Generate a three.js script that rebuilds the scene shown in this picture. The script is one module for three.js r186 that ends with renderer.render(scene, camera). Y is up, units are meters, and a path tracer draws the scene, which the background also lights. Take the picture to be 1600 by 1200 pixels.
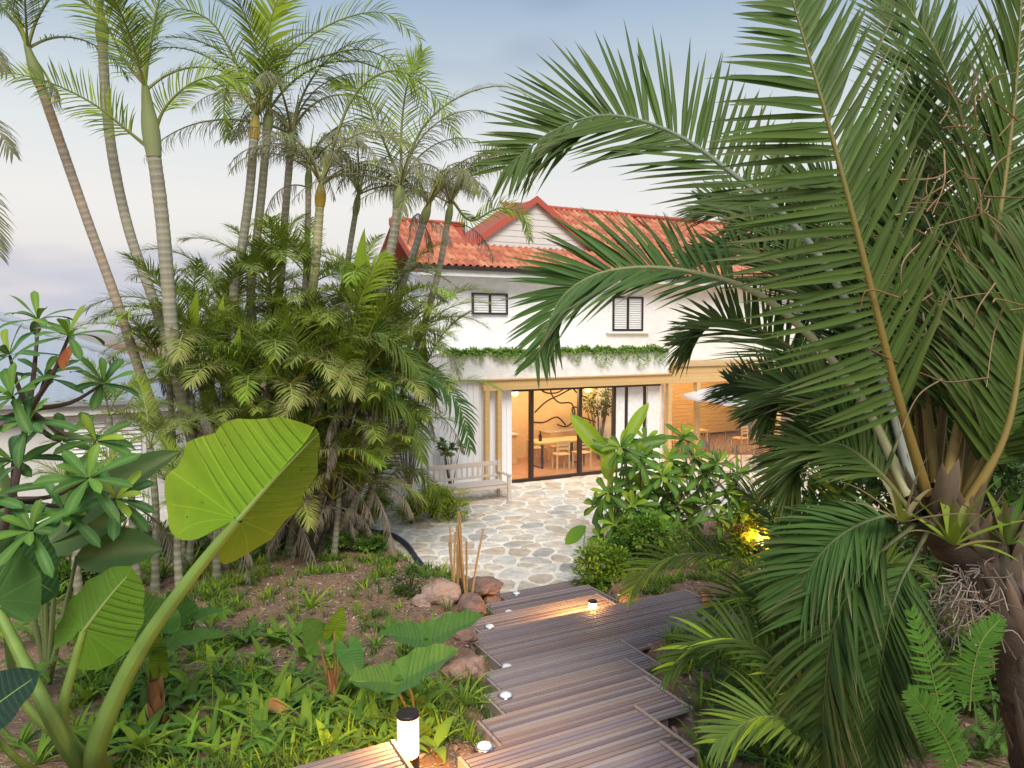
import * as THREE from 'three';
import { mergeGeometries } from 'three/addons/utils/BufferGeometryUtils.js';
import { RoundedBoxGeometry } from 'three/addons/geometries/RoundedBoxGeometry.js';
import { createNoise2D, createNoise3D } from 'simplex-noise';

/* ------------------------------------------------------------------ camera, sky, sun, exposure */
const scene = new THREE.Scene();
const V = (x = 0, y = 0, z = 0) => new THREE.Vector3(x, y, z);
const EYE = V(0, 4, 0), PITCH = 4 * Math.PI / 180, FOCAL = 1150;          // focal length in pixels of the 1600 x 1200 photograph
const camera = new THREE.PerspectiveCamera(2 * Math.atan(600 / FOCAL) * 180 / Math.PI, 4 / 3, 0.05, 400);
camera.position.copy(EYE);
camera.lookAt(0, 4 - Math.sin(PITCH), -Math.cos(PITCH));
scene.add(camera);
const renderer = new THREE.WebGLRenderer({ antialias: true });
renderer.toneMapping = THREE.LinearToneMapping;
renderer.toneMappingExposure = 1.54;
renderer.shadowMap.enabled = true;

let seed0 = 20240611;
function makeRng(s) { let a = s >>> 0; return () => { a = (a + 0x6d2b79f5) | 0; let t = Math.imul(a ^ (a >>> 15), 1 | a); t = (t + Math.imul(t ^ (t >>> 7), 61 | t)) ^ t; return ((t ^ (t >>> 14)) >>> 0) / 4294967296; }; }
const rnd = makeRng(seed0);
const rr = (a, b) => a + (b - a) * rnd();
const noise2 = createNoise2D(makeRng(7)), noise3 = createNoise3D(makeRng(9));
const clamp = (x, a = 0, b = 1) => Math.min(b, Math.max(a, x));
const lerp = (a, b, t) => a + (b - a) * t;
const smooth = (a, b, x) => { const t = clamp((x - a) / (b - a)); return t * t * (3 - 2 * t); };
const lin = (hex) => { const c = new THREE.Color(hex); return [c.r, c.g, c.b]; };
const mixc = (a, b, t) => [lerp(a[0], b[0], t), lerp(a[1], b[1], t), lerp(a[2], b[2], t)];

{ // dusk sky: grey-blue overhead, cream low down, a violet cloud bank on the horizon
  const W = 1024, Hh = 512, data = new Float32Array(W * Hh * 4);
  const stops = [[-90, '#8f8d86'], [-2, '#b9b4b4'], [0, '#c9c8d2'], [4.0, '#d3d4da'], [6.0, '#e9e6e2'], [9, '#edebe8'], [14, '#dfe4e6'], [19, '#bfcdd9'], [24, '#9fb6cf'], [32, '#8fa9c8'], [55, '#87a1c4'], [90, '#7f9ac0']].map(([e, c]) => [e, lin(c)]);
  for (let j = 0; j < Hh; j++) for (let i = 0; i < W; i++) {
    const e = ((j + 0.5) / Hh - 0.5) * 180, az = (i + 0.5) / W * Math.PI * 2;
    let k = 1; while (k < stops.length - 1 && e > stops[k][0]) k++;
    const t = clamp((e - stops[k - 1][0]) / (stops[k][0] - stops[k - 1][0]));
    let c = mixc(stops[k - 1][1], stops[k][1], t);
    const ce = Math.cos(e * Math.PI / 180), dx = Math.cos(az) * ce, dz = Math.sin(az) * ce, dy = Math.sin(e * Math.PI / 180);
    // cloud bank with a soft, uneven upper edge
    const edge = 5.2 + 0.9 * noise3(dx * 4, 1.3, dz * 4) + 0.4 * noise3(dx * 13, 4, dz * 13);
    const bank = smooth(edge + 0.5, edge - 0.5, e) * smooth(-1, 1, e);
    c = mixc(c, mixc(lin('#bfc3d1'), lin('#dfdadd'), clamp(0.5 + 0.6 * noise3(dx * 5, dy * 40, dz * 5) + 0.3 * noise3(dx * 14, dy * 90, dz * 14))), bank * 0.8);
    // thin high wisps
    const w = noise3(dx * 2.2, dy * 9 + 3, dz * 2.2) * 0.6 + noise3(dx * 6, dy * 22, dz * 6) * 0.4;
    c = mixc(c, lin('#8e9cb2'), clamp((w - 0.1) * 0.7) * smooth(14, 24, e));
    const o = (j * W + i) * 4, K = 0.68; data[o] = c[0] * K; data[o + 1] = c[1] * K; data[o + 2] = c[2] * K; data[o + 3] = 1;
  }
  const tex = new THREE.DataTexture(data, W, Hh, THREE.RGBAFormat, THREE.FloatType);
  tex.mapping = THREE.EquirectangularReflectionMapping; tex.magFilter = THREE.LinearFilter; tex.minFilter = THREE.LinearFilter; tex.needsUpdate = true;
  scene.background = tex; scene.environment = tex;
}
const sun = new THREE.DirectionalLight(new THREE.Color(1, 0.96, 0.9), 2.4);
sun.position.set(3, 25, 15); sun.target.position.set(0, 0, -10);
sun.castShadow = true; sun.shadow.radius = 55; sun.shadow.mapSize.set(2048, 2048);
Object.assign(sun.shadow.camera, { left: -25, right: 25, top: 25, bottom: -25, near: 1, far: 80 });
scene.add(sun, sun.target);

/* ------------------------------------------------------------------ helpers */
const cp = Math.cos(PITCH), sp = Math.sin(PITCH);
function ray(px, py) { const x = (px - 800) / FOCAL, y = (600 - py) / FOCAL; return V(x, y * cp - sp, -y * sp - cp); }
const at = (px, py, d) => EYE.clone().addScaledVector(ray(px, py), d);                      // a photograph pixel at depth d
function onY(px, py, h) { const r = ray(px, py); return EYE.clone().addScaledVector(r, (h - EYE.y) / r.y); }
const TH = 28 * Math.PI / 180, UX = V(Math.cos(TH), 0, -Math.sin(TH)), NX = V(Math.sin(TH), 0, Math.cos(TH));   // house and deck axes
const DK = (a, y, b) => V().addScaledVector(UX, a).addScaledVector(NX, b).setY(y);           // deck axes, origin under the camera
const H0 = onY(800, 755, 0);
const HW = (a, y, b) => DK(a, y, b).add(H0);                                                 // house axes, origin at the glass door's corner

const used = {};
function numbered(n) { const k = used[n] = (used[n] ?? -1) + 1; return k ? n + '_' + String(k).padStart(3, '0') : n; }
function tag(o, label, category, group) { o.userData.label = label; o.userData.category = category; if (group) o.userData.group = group; return o; }
function thing(name, label, category, pos = V(), turn = 0, group) {
  const o = new THREE.Group(); o.name = numbered(name); o.position.copy(pos); o.rotation.y = turn; scene.add(o); return tag(o, label, category, group);
}
function part(parent, name, geo, mat, kind) {
  const m = new THREE.Mesh(geo, mat); m.name = name; m.castShadow = m.receiveShadow = true; parent.add(m);
  if (kind) m.userData.kind = kind; return m;
}
function single(name, geo, mat, label, category, pos = V(), group) { const m = part(scene, numbered(name), geo, mat); m.position.copy(pos); return tag(m, label, category, group); }
function structure(name, geo, mat) { const m = part(scene, numbered(name), geo, mat, 'structure'); return m; }

class GB {                                                                                   // collects coloured faces for one mesh
  constructor() { this.p = []; this.c = []; this.u = []; this.i = []; }
  v(p, c, u = 0, w = 0) { this.p.push(p.x, p.y, p.z); this.c.push(c[0], c[1], c[2]); this.u.push(u, w); return this.p.length / 3 - 1; }
  tri(a, b, c) { this.i.push(a, b, c); }
  quad(a, b, c, d) { this.i.push(a, b, c, a, c, d); }
  geo(origin) {
    const g = new THREE.BufferGeometry(); const p = new Float32Array(this.p);
    if (origin) for (let k = 0; k < p.length; k += 3) { p[k] -= origin.x; p[k + 1] -= origin.y; p[k + 2] -= origin.z; }
    g.setAttribute('position', new THREE.BufferAttribute(p, 3)); g.setAttribute('color', new THREE.BufferAttribute(new Float32Array(this.c), 3)); g.setAttribute('uv', new THREE.BufferAttribute(new Float32Array(this.u), 2));
    g.setIndex(this.i); g.computeVertexNormals(); return g;
  }
}
const PROFILE = {
  strap: (t) => Math.min(1, 0.45 + t * 3.5) * (1 - Math.pow(t, 2.6)),
  lance: (t) => Math.pow(Math.sin(Math.PI * Math.pow(clamp(t * 0.97 + 0.03), 0.7)), 0.9) ,
  oval: (t) => Math.pow(Math.max(0, Math.sin(Math.PI * (t * 0.98 + 0.02))), 0.7),
  obovate: (t) => (0.12 + 0.88 * Math.pow(t, 0.9)) * Math.pow(Math.max(0, 1 - Math.pow(t, 4.5)), 0.6) * 1.15,
  needle: (t) => Math.min(1, 0.5 + t * 4) * Math.pow(1 - t, 0.6),
};
const _q = new THREE.Quaternion();
/* one leaf: a bent, folded strip */
function leafInto(gb, base, dir, up, L, W, o = {}) {
  const n = o.seg ?? 5, cross = o.cross ?? 2, prof = PROFILE[o.profile ?? 'lance'], c0 = o.c0 ?? [0.08, 0.16, 0.03], c1 = o.c1 ?? c0, fold = o.fold ?? 0.25;
  const T = dir.clone().normalize(); let S = V().crossVectors(T, up).normalize(); if (S.lengthSq() < 0.5) S = V(1, 0, 0); const N = V().crossVectors(S, T).normalize();
  const P = base.clone(), rows = [], st = L / n, wav = o.wave ?? 0, ph = o.phase ?? 0;
  for (let k = 0; k <= n; k++) {
    const t = k / n, w = W * 0.5 * prof(t), c = mixc(c0, c1, Math.pow(t, o.tipPow ?? 1)), row = [];
    for (let j = 0; j <= cross; j++) {
      const x = (j / cross) * 2 - 1, off = Math.abs(x) * w * Math.sin(fold) + (wav ? wav * W * Math.sin(t * 9 + ph + x) * Math.abs(x) : 0);
      row.push(gb.v(P.clone().addScaledVector(S, x * w * Math.cos(fold)).addScaledVector(N, off), o.rib && j * 2 === cross ? mixc(c, o.rib, 0.6) : c, x * 0.5 + 0.5, t));
    }
    rows.push(row);
    if (k < n) {
      const bend = -(o.droop ?? 0.6) / n * (0.4 + 1.2 * t); _q.setFromAxisAngle(S, bend); T.applyQuaternion(_q); N.applyQuaternion(_q);
      if (o.gravity) { T.y -= o.gravity / n; T.normalize(); N.addScaledVector(T, -N.dot(T)).normalize(); S = V().crossVectors(T, N).normalize(); }
      if (o.twist) { _q.setFromAxisAngle(T, o.twist / n); N.applyQuaternion(_q); S.applyQuaternion(_q); }
      P.addScaledVector(T, st);
    }
  }
  for (let k = 0; k < n; k++) for (let j = 0; j < cross; j++) gb.quad(rows[k][j], rows[k][j + 1], rows[k + 1][j + 1], rows[k + 1][j]);
}
/* a tapering tube along points */
function tubeInto(gb, pts, rad, sides, col, steps) {
  const curve = pts.length > 2 ? new THREE.CatmullRomCurve3(pts, false, 'centripetal') : new THREE.LineCurve3(pts[0], pts[1]);
  const n = steps ?? pts.length * 3; let ref = V(0.31, 0.2, 0.93), prev = null, acc = 0, last = null; const len = curve.getLength();
  for (let k = 0; k <= n; k++) {
    const t = k / n, P = curve.getPoint(t), T = curve.getTangent(t); if (last) acc += P.distanceTo(last); last = P;
    const A = ref.clone().addScaledVector(T, -ref.dot(T)).normalize(), B = V().crossVectors(T, A), r = typeof rad === 'function' ? rad(t, acc) : rad, c = typeof col === 'function' ? col(t, acc) : col; ref = A;
    const row = []; for (let j = 0; j <= sides; j++) { const q = j / sides * Math.PI * 2; row.push(gb.v(P.clone().addScaledVector(A, Math.cos(q) * r).addScaledVector(B, Math.sin(q) * r), c, j / sides, acc)); }
    if (prev) for (let j = 0; j < sides; j++) gb.quad(prev[j], row[j], row[j + 1], prev[j + 1]);
    prev = row;
  }
  return len;
}
const tube = (pts, rad, sides, col, steps, origin) => { const g = new GB(); tubeInto(g, pts, rad, sides, col, steps); return g.geo(origin); };
function boxGeo(x0, x1, y0, y1, z0, z1, scale = 1) {                                          // box with uv in metres
  const g = new THREE.BoxGeometry(x1 - x0, y1 - y0, z1 - z0); g.translate((x0 + x1) / 2, (y0 + y1) / 2, (z0 + z1) / 2);
  const p = g.attributes.position, nn = g.attributes.normal, u = g.attributes.uv;
  for (let k = 0; k < p.count; k++) { const X = p.getX(k), Y = p.getY(k), Z = p.getZ(k); if (Math.abs(nn.getX(k)) > 0.5) u.setXY(k, Z * scale, Y * scale); else if (Math.abs(nn.getY(k)) > 0.5) u.setXY(k, X * scale, Z * scale); else u.setXY(k, X * scale, Y * scale); }
  return g;
}
function softBox(w, h, d, r = 0.008) { return new RoundedBoxGeometry(w, h, d, 1, Math.min(r, w / 2.1, h / 2.1, d / 2.1)); }

/* ------------------------------------------------------------------ textures and materials */
function canvasTex(w, h, draw, srgb = true) { const c = document.createElement('canvas'); c.width = w; c.height = h; draw(c.getContext('2d'), w, h); const t = new THREE.CanvasTexture(c); t.wrapS = t.wrapT = THREE.RepeatWrapping; if (srgb) t.colorSpace = THREE.SRGBColorSpace; return t; }
function noiseTex(n, f, srgb = true) {                                                        // f(u, v) -> [r, g, b] 0..255; tiling is left to the caller's noise
  const d = new Uint8Array(n * n * 4); for (let j = 0; j < n; j++) for (let i = 0; i < n; i++) { const c = f(i / n, j / n), o = (j * n + i) * 4; d[o] = clamp(c[0], 0, 255); d[o + 1] = clamp(c[1], 0, 255); d[o + 2] = clamp(c[2], 0, 255); d[o + 3] = 255; }
  const t = new THREE.DataTexture(d, n, n, THREE.RGBAFormat); t.wrapS = t.wrapT = THREE.RepeatWrapping; t.magFilter = THREE.LinearFilter; t.minFilter = THREE.LinearFilter; if (srgb) t.colorSpace = THREE.SRGBColorSpace; t.needsUpdate = true; return t;
}
const tn = (u, v, f, s = 0) => { const a = u * 2 * Math.PI, b = v * 2 * Math.PI, k = f / 6.283; return noise3(Math.cos(a) * k + s, Math.sin(a) * k + Math.cos(b) * k * 1.31, Math.sin(b) * k * 1.31 - s); };
function speckle(base, amp, fine) { return noiseTex(256, (u, v) => { const q = tn(u, v, 5) * amp + tn(u, v, 19, 3) * amp * 0.6 + tn(u, v, 60, 8) * fine; return [base[0] + q, base[1] + q, base[2] + q * 0.95]; }); }
const grainBump = noiseTex(256, (u, v) => { const q = 128 + 60 * tn(u, v, 40) + 50 * tn(u, v, 90, 4); return [q, q, q]; }, false);

const mulchTex = canvasTex(1024, 1024, (c, w, h) => {
  c.fillStyle = '#82634a'; c.fillRect(0, 0, w, h); const r = makeRng(5), tones = ['#9a7a66', '#ab8b74', '#735845', '#b99a82', '#5e4837', '#c7a98e', '#a07c68', '#886754', '#d0b499'];
  for (let k = 0; k < 15000; k++) { const x = r() * w, y = r() * h, a = r() * 6.28, l = 4 + r() * 16; c.strokeStyle = tones[Math.floor(r() * tones.length)]; c.lineWidth = 1 + r() * 3; c.globalAlpha = 0.75; for (const ox of [0, -w, w]) for (const oy of [0, -h, h]) { if (x + ox < -20 || x + ox > w + 20 || y + oy < -20 || y + oy > h + 20) continue; c.beginPath(); c.moveTo(x + ox, y + oy); c.lineTo(x + ox + Math.cos(a) * l, y + oy + Math.sin(a) * l); c.stroke(); } }
});
const woodTex = (base, dark, streak, n = 512) => canvasTex(n, n, (c, w, h) => {              // grain runs along u
  c.fillStyle = base; c.fillRect(0, 0, w, h); const r = makeRng(base.length + streak * 31);
  for (let k = 0; k < streak; k++) { const y = r() * h, l = 60 + r() * w * 0.7, x = r() * w; c.globalAlpha = 0.05 + r() * 0.16; c.strokeStyle = r() < 0.6 ? dark : '#ffffff'; c.lineWidth = 0.6 + r() * 2; for (const ox of [0, -w]) { c.beginPath(); c.moveTo(x + ox, y); c.bezierCurveTo(x + ox + l * 0.3, y + r() * 4 - 2, x + ox + l * 0.6, y + r() * 4 - 2, x + ox + l, y + r() * 3); c.stroke(); } }
});
const deckTex = [woodTex('#a3938f', '#5a4a4a', 700), woodTex('#ad9d98', '#645454', 640), woodTex('#96868a', '#54464b', 760)];
const deckBump = canvasTex(64, 128, (c, w, h) => { c.fillStyle = '#fff'; c.fillRect(0, 0, w, h); for (let k = 0; k < 5; k++) { const y = (k + 0.5) / 5 * h; c.fillStyle = '#000'; c.fillRect(0, y - 4, w, 8); } }, false);
const pineTex = woodTex('#cda76c', '#9a6c35', 380), teakTex = woodTex('#cbbcae', '#8d7d72', 500);
const std = (o) => new THREE.MeshStandardMaterial(o), phys = (o) => new THREE.MeshPhysicalMaterial(o);
const M = {
  leaf: phys({ vertexColors: true, roughness: 0.8, transmission: 0.4, thickness: 0, specularIntensity: 0.35, side: THREE.DoubleSide }),
  gloss: phys({ vertexColors: true, roughness: 0.7, transmission: 0.3, thickness: 0, specularIntensity: 0.4, clearcoat: 0.12, clearcoatRoughness: 0.3, side: THREE.DoubleSide }),
  dry: phys({ vertexColors: true, roughness: 0.95, transmission: 0.2, thickness: 0, side: THREE.DoubleSide }),
  bark: std({ vertexColors: true, roughness: 0.9, bumpMap: grainBump, bumpScale: 0.004 }),
  stem: std({ vertexColors: true, roughness: 0.6 }),
  white: std({ color: '#f3f1ee', roughness: 0.75, map: speckle([243, 242, 240], 7, 6) }),
  cladding: std({ color: '#efeeef', roughness: 0.6 }),
  warmwall: std({ color: '#dcc096', roughness: 0.8, map: speckle([250, 246, 240], 5, 4) }),
  pine: std({ map: pineTex, roughness: 0.65 }), teak: std({ map: teakTex, roughness: 0.75 }),
  bronze: std({ color: '#3a2f2a', roughness: 0.45, metalness: 0.3 }), black: std({ color: '#151515', roughness: 0.5 }),
  glass: phys({ color: '#ffffff', transmission: 1, roughness: 0, thickness: 0, ior: 1.45 }),
  redpaint: std({ color: '#b4553f', roughness: 0.6 }), grey: std({ color: '#9c9fa2', roughness: 0.5, metalness: 0.2 }), siding: std({ color: '#d8d3cb', roughness: 0.75 }),
  shutter: std({ color: '#e6e4df', roughness: 0.6 }), mortar: std({ color: '#f6efe2', roughness: 0.95, map: speckle([246, 244, 240], 8, 10), bumpMap: grainBump, bumpScale: 0.006 }),
  metalroof: std({ color: '#a9afb6', roughness: 0.45, metalness: 0.1 }),
};
const mapsS = [0, 1, 2, 3].map((k) => noiseTex(256, (u, v) => { const q = 236 + tn(u, v, 4, k * 5) * 20 + tn(u, v, 14, k * 3 + 2) * 14 + tn(u, v, 50, k) * 10, w = tn(u, v, 7, k + 9) * 9; return [q + w, q, q - w]; }));
const G3 = {                                                                                  // foliage base colours (linear)
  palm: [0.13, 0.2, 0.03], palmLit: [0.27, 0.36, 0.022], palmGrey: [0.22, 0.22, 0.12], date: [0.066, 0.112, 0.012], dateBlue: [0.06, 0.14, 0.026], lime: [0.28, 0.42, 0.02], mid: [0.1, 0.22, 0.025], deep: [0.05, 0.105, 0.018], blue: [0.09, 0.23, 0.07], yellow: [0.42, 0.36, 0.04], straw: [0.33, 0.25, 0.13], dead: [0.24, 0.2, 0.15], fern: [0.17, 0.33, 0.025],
};
const vary = (c, a = 0.25) => { const k = 1 + (rnd() - 0.5) * 2 * a, h = (rnd() - 0.5) * a * 0.6; return [clamp(c[0] * k * (1 + h)), clamp(c[1] * k), clamp(c[2] * k * (1 - h))]; };

/* ------------------------------------------------------------------ ground */
// deck treads in deck axes: height, a from, a to, far b, near b
const TREADS = [
  { y: 1.35, a0: 1.62, a1: 3.02, b0: -3.62, b1: -2.4 }, { y: 1.2, a0: 1.89, a1: 3.33, b0: -4.3, b1: -3.6 }, { y: 1.05, a0: 2.31, a1: 3.88, b0: -4.9, b1: -4.28 }, { y: 0.9, a0: 2.66, a1: 4.15, b0: -5.52, b1: -4.88 },
  { y: 0.75, a0: 2.95, a1: 4.58, b0: -6.18, b1: -5.5 }, { y: 0.6, a0: 3.33, a1: 6.5, b0: -7.36, b1: -6.16 }, { y: 0.45, a0: 3.66, a1: 5.62, b0: -8.12, b1: -7.34 }, { y: 0.3, a0: 4.25, a1: 5.95, b0: -8.84, b1: -8.1 }, { y: 0.15, a0: 4.8, a1: 6.28, b0: -9.48, b1: -8.82 },
  { y: 1.5, a0: -1.6, a1: 1.4, b0: -4.2, b1: -3.0 },
];
function deckAt(x, z, m) { const a = x * UX.x + z * UX.z, b = x * NX.x + z * NX.z; let y = null; for (const t of TREADS) if (a > t.a0 - m && a < t.a1 + m && b > t.b0 - m && b < t.b1 + m) y = y === null ? t.y : Math.min(y, t.y); return y; }
const bedLeft = (d) => d < 11.4 ? 0.3 : lerp(-1.05, -2.5, clamp((d - 11.4) / 3)) - 0.4 * smooth(14, 14.6, d), bedRight = (d) => d < 11.4 ? -0.3 : lerp(1.22, 1.75, clamp((d - 11.4) / 3.4)) + 1.6 * smooth(14.4, 15.6, d);
function ground(x, z) {                                                                       // height of the soil; beds slope up from the patio to the camera
  const d = -z; let inb = 0;
  if (d < 15.8) { inb = Math.max(smooth(0, 0.35, bedLeft(d) - x) * (1 - smooth(14.5, 15.1, d)), smooth(0, 0.4, x - bedRight(d)) * (1 - smooth(15.0, 15.8, d))); if (d < 11.4) { const a = x * UX.x + z * UX.z, b = x * NX.x + z * NX.z; inb = 1 - smooth(-9.25, -9.5, b) * smooth(4.35, 4.6, a) * smooth(6.75, 6.4, a); } }
  const slope = Math.max(0.13, 0.134 * (13.2 - d));
  let h = lerp(-0.08, slope + 0.05 * noise2(x * 0.7, z * 0.7) + 0.02 * noise2(x * 2.3, z * 2.3), inb);
  const da = x * UX.x + z * UX.z, db = x * NX.x + z * NX.z; for (const t of TREADS) { const q = Math.hypot(Math.max(t.a0 - da, da - t.a1, 0), Math.max(t.b0 - db, db - t.b1, 0)); if (q < 0.9) h = Math.min(h, t.y - 0.19 + Math.max(0, q - 0.08) * 2.2); }
  return h;
}
const onGround = (px, py) => { const r = ray(px, py); let t = 1; for (let k = 0; k < 900; k++) { const P = EYE.clone().addScaledVector(r, t); if (P.y <= ground(P.x, P.z)) break; t += 0.03; } const P = EYE.clone().addScaledVector(r, t); P.y = ground(P.x, P.z); return P; };
{
  const axis = (a, b, step, lo, hi) => { const o = []; let s = []; for (let x = a; x <= b + 1e-6; x += step) o.push(x); for (let x = a, k = step; x > lo;) { k *= 1.5; x -= k; s.unshift(Math.max(x, lo)); } o.unshift(...s); s = []; for (let x = b, k = step; x < hi;) { k *= 1.5; x += k; s.push(Math.min(x, hi)); } o.push(...s); return o; };
  const xs = axis(-7, 6.5, 0.11, -140, 140), zs = axis(-16, -2, 0.11, -280, 20), pos = [], uv = [], idx = [];
  for (const z of zs) for (const x of xs) { pos.push(x, ground(x, z), z); uv.push(x / 2.6, z / 2.6); }
  for (let j = 0; j < zs.length - 1; j++) for (let i = 0; i < xs.length - 1; i++) { const k = j * xs.length + i; idx.push(k, k + xs.length, k + 1, k + 1, k + xs.length, k + xs.length + 1); }
  const g = new THREE.BufferGeometry(); g.setAttribute('position', new THREE.Float32BufferAttribute(pos, 3)); g.setAttribute('uv', new THREE.Float32BufferAttribute(uv, 2)); g.setIndex(idx); g.computeVertexNormals();
  structure('ground', g, std({ map: mulchTex, bumpMap: mulchTex, bumpScale: 0.02, roughness: 1 }));
}
{ // flagstone patio: a mortar sheet with separate stones
  const patio = structure('patio', boxGeo(-12, 14, -0.06, -0.012, -24, -10.3), M.mortar);
  const r = makeRng(77), S = 0.43, cells = [], rows = [];
  for (let j = 0; j < 24; j++) for (let i = 0; i < 36; i++) cells.push([-8.2 + (i + 0.5 * (j % 2) + (r() - 0.5) * 0.86) * S * 1.12, -20.5 + (j + (r() - 0.5) * 0.86) * S]);
  const clip = (poly, mx, mz, nx, nz) => { const o = []; for (let k = 0; k < poly.length; k++) { const A = poly[k], B = poly[(k + 1) % poly.length], da = (A[0] - mx) * nx + (A[1] - mz) * nz, db = (B[0] - mx) * nx + (B[1] - mz) * nz; if (da <= 0) o.push(A); if ((da < 0 && db > 0) || (da > 0 && db < 0)) { const t = da / (da - db); o.push([A[0] + (B[0] - A[0]) * t, A[1] + (B[1] - A[1]) * t]); } } return o; };
  const tones = ['#e4d6c2', '#ddcfb9', '#eadfcf', '#d6c3ad', '#cec6ba', '#e2cfb8', '#e6d8c2', '#dac2ab', '#e0d9cd', '#c3bcb1', '#ebe1d2', '#dfc8ae'];
  const mats = tones.map((t, k) => std({ color: t, roughness: 0.85, map: stoneMap(k), bumpMap: grainBump, bumpScale: 0.006 }));
  function stoneMap(k) { if (k > 3) return mapsS[k % 4]; return mapsS[k]; }
  const stones = [];
  for (let q = 0; q < cells.length; q++) {
    const [cx, cz] = cells[q]; let poly = [[cx - 0.6, cz - 0.6], [cx + 0.6, cz - 0.6], [cx + 0.6, cz + 0.6], [cx - 0.6, cz + 0.6]];
    for (let w = 0; w < cells.length; w++) { if (w === q) continue; const dx = cells[w][0] - cx, dz = cells[w][1] - cz, l = Math.hypot(dx, dz); if (l > 1.3) continue; poly = clip(poly, cx + dx / 2 - dx / l * 0.034, cz + dz / 2 - dz / l * 0.034, dx / l, dz / l); }
    if (poly.length < 3) continue; const W = V(cx, 0, cz).sub(H0); if (W.dot(NX) < 0.22 || ground(cx, cz) > 0.12) { if (W.dot(NX) < 0.05) continue; }
    if (ground(cx, cz) > 0.1) continue; if (W.dot(NX) < 0.25) poly = clip(poly, H0.x + NX.x * 0.06, H0.z + NX.z * 0.06, -NX.x, -NX.z); if (poly.length < 3) continue;
    let mx = 0, mz = 0; for (const p of poly) { mx += p[0] / poly.length; mz += p[1] / poly.length; }
    // round off the corners, then a chamfered slab
    const out = []; for (let k = 0; k < poly.length; k++) { const A = poly[k], P = poly[(k + poly.length - 1) % poly.length], B = poly[(k + 1) % poly.length]; const f = 0.16 + 0.16 * r(); out.push([lerp(A[0], P[0], f), lerp(A[1], P[1], f)], [lerp(A[0], B[0], f), lerp(A[1], B[1], f)]); }
    const top = 0.004 + r() * 0.01, g = new GB(), tilt = [(r() - 0.5) * 0.015, (r() - 0.5) * 0.015], ou = r() * 3, ov = r() * 3;
    const add = (p, s, y) => { const x = mx + (p[0] - mx) * s, z = mz + (p[1] - mz) * s; return g.v(V(x, y + (x - mx) * tilt[0] + (z - mz) * tilt[1], z), [1, 1, 1], x * 0.9 + ou, z * 0.9 + ov); };
    const lo = out.map((p) => add(p, 1, -0.014)), mid = out.map((p) => add(p, 0.985, top - 0.004)), hi = out.map((p) => add(p, 0.94, top)), c = g.v(V(mx, top + 0.001, mz), [1, 1, 1], mx * 0.9 + ou, mz * 0.9 + ov);
    for (let k = 0; k < out.length; k++) { const n = (k + 1) % out.length; g.quad(lo[k], mid[k], mid[n], lo[n]); g.quad(mid[k], hi[k], hi[n], mid[n]); g.tri(hi[k], c, hi[n]); }
    const d = -mz, px = 800 + mx / d * FOCAL; stones.push({ g: g.geo(), m: Math.floor(r() * mats.length), d, vis: px > 500 && px < 1000 ? 1 : 0, key: (px > 520 && px < 960 ? 0 : 100) + d });
  }
  stones.sort((A, B) => A.key - B.key);
  stones.slice(0, 298).forEach((s) => part(patio, 'flagstone', s.g, mats[s.m]));
  const rest = stones.slice(298).map((s) => { const k = lin(tones[s.m]), c = s.g.attributes.color; for (let i = 0; i < c.count; i++) c.setXYZ(i, ...k); return s.g; });
  if (rest.length) part(patio, 'flagstones_beyond', mergeGeometries(rest), std({ vertexColors: true, roughness: 0.85, map: mapsS[0], bumpMap: grainBump, bumpScale: 0.006 }), 'stuff');
}

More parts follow.
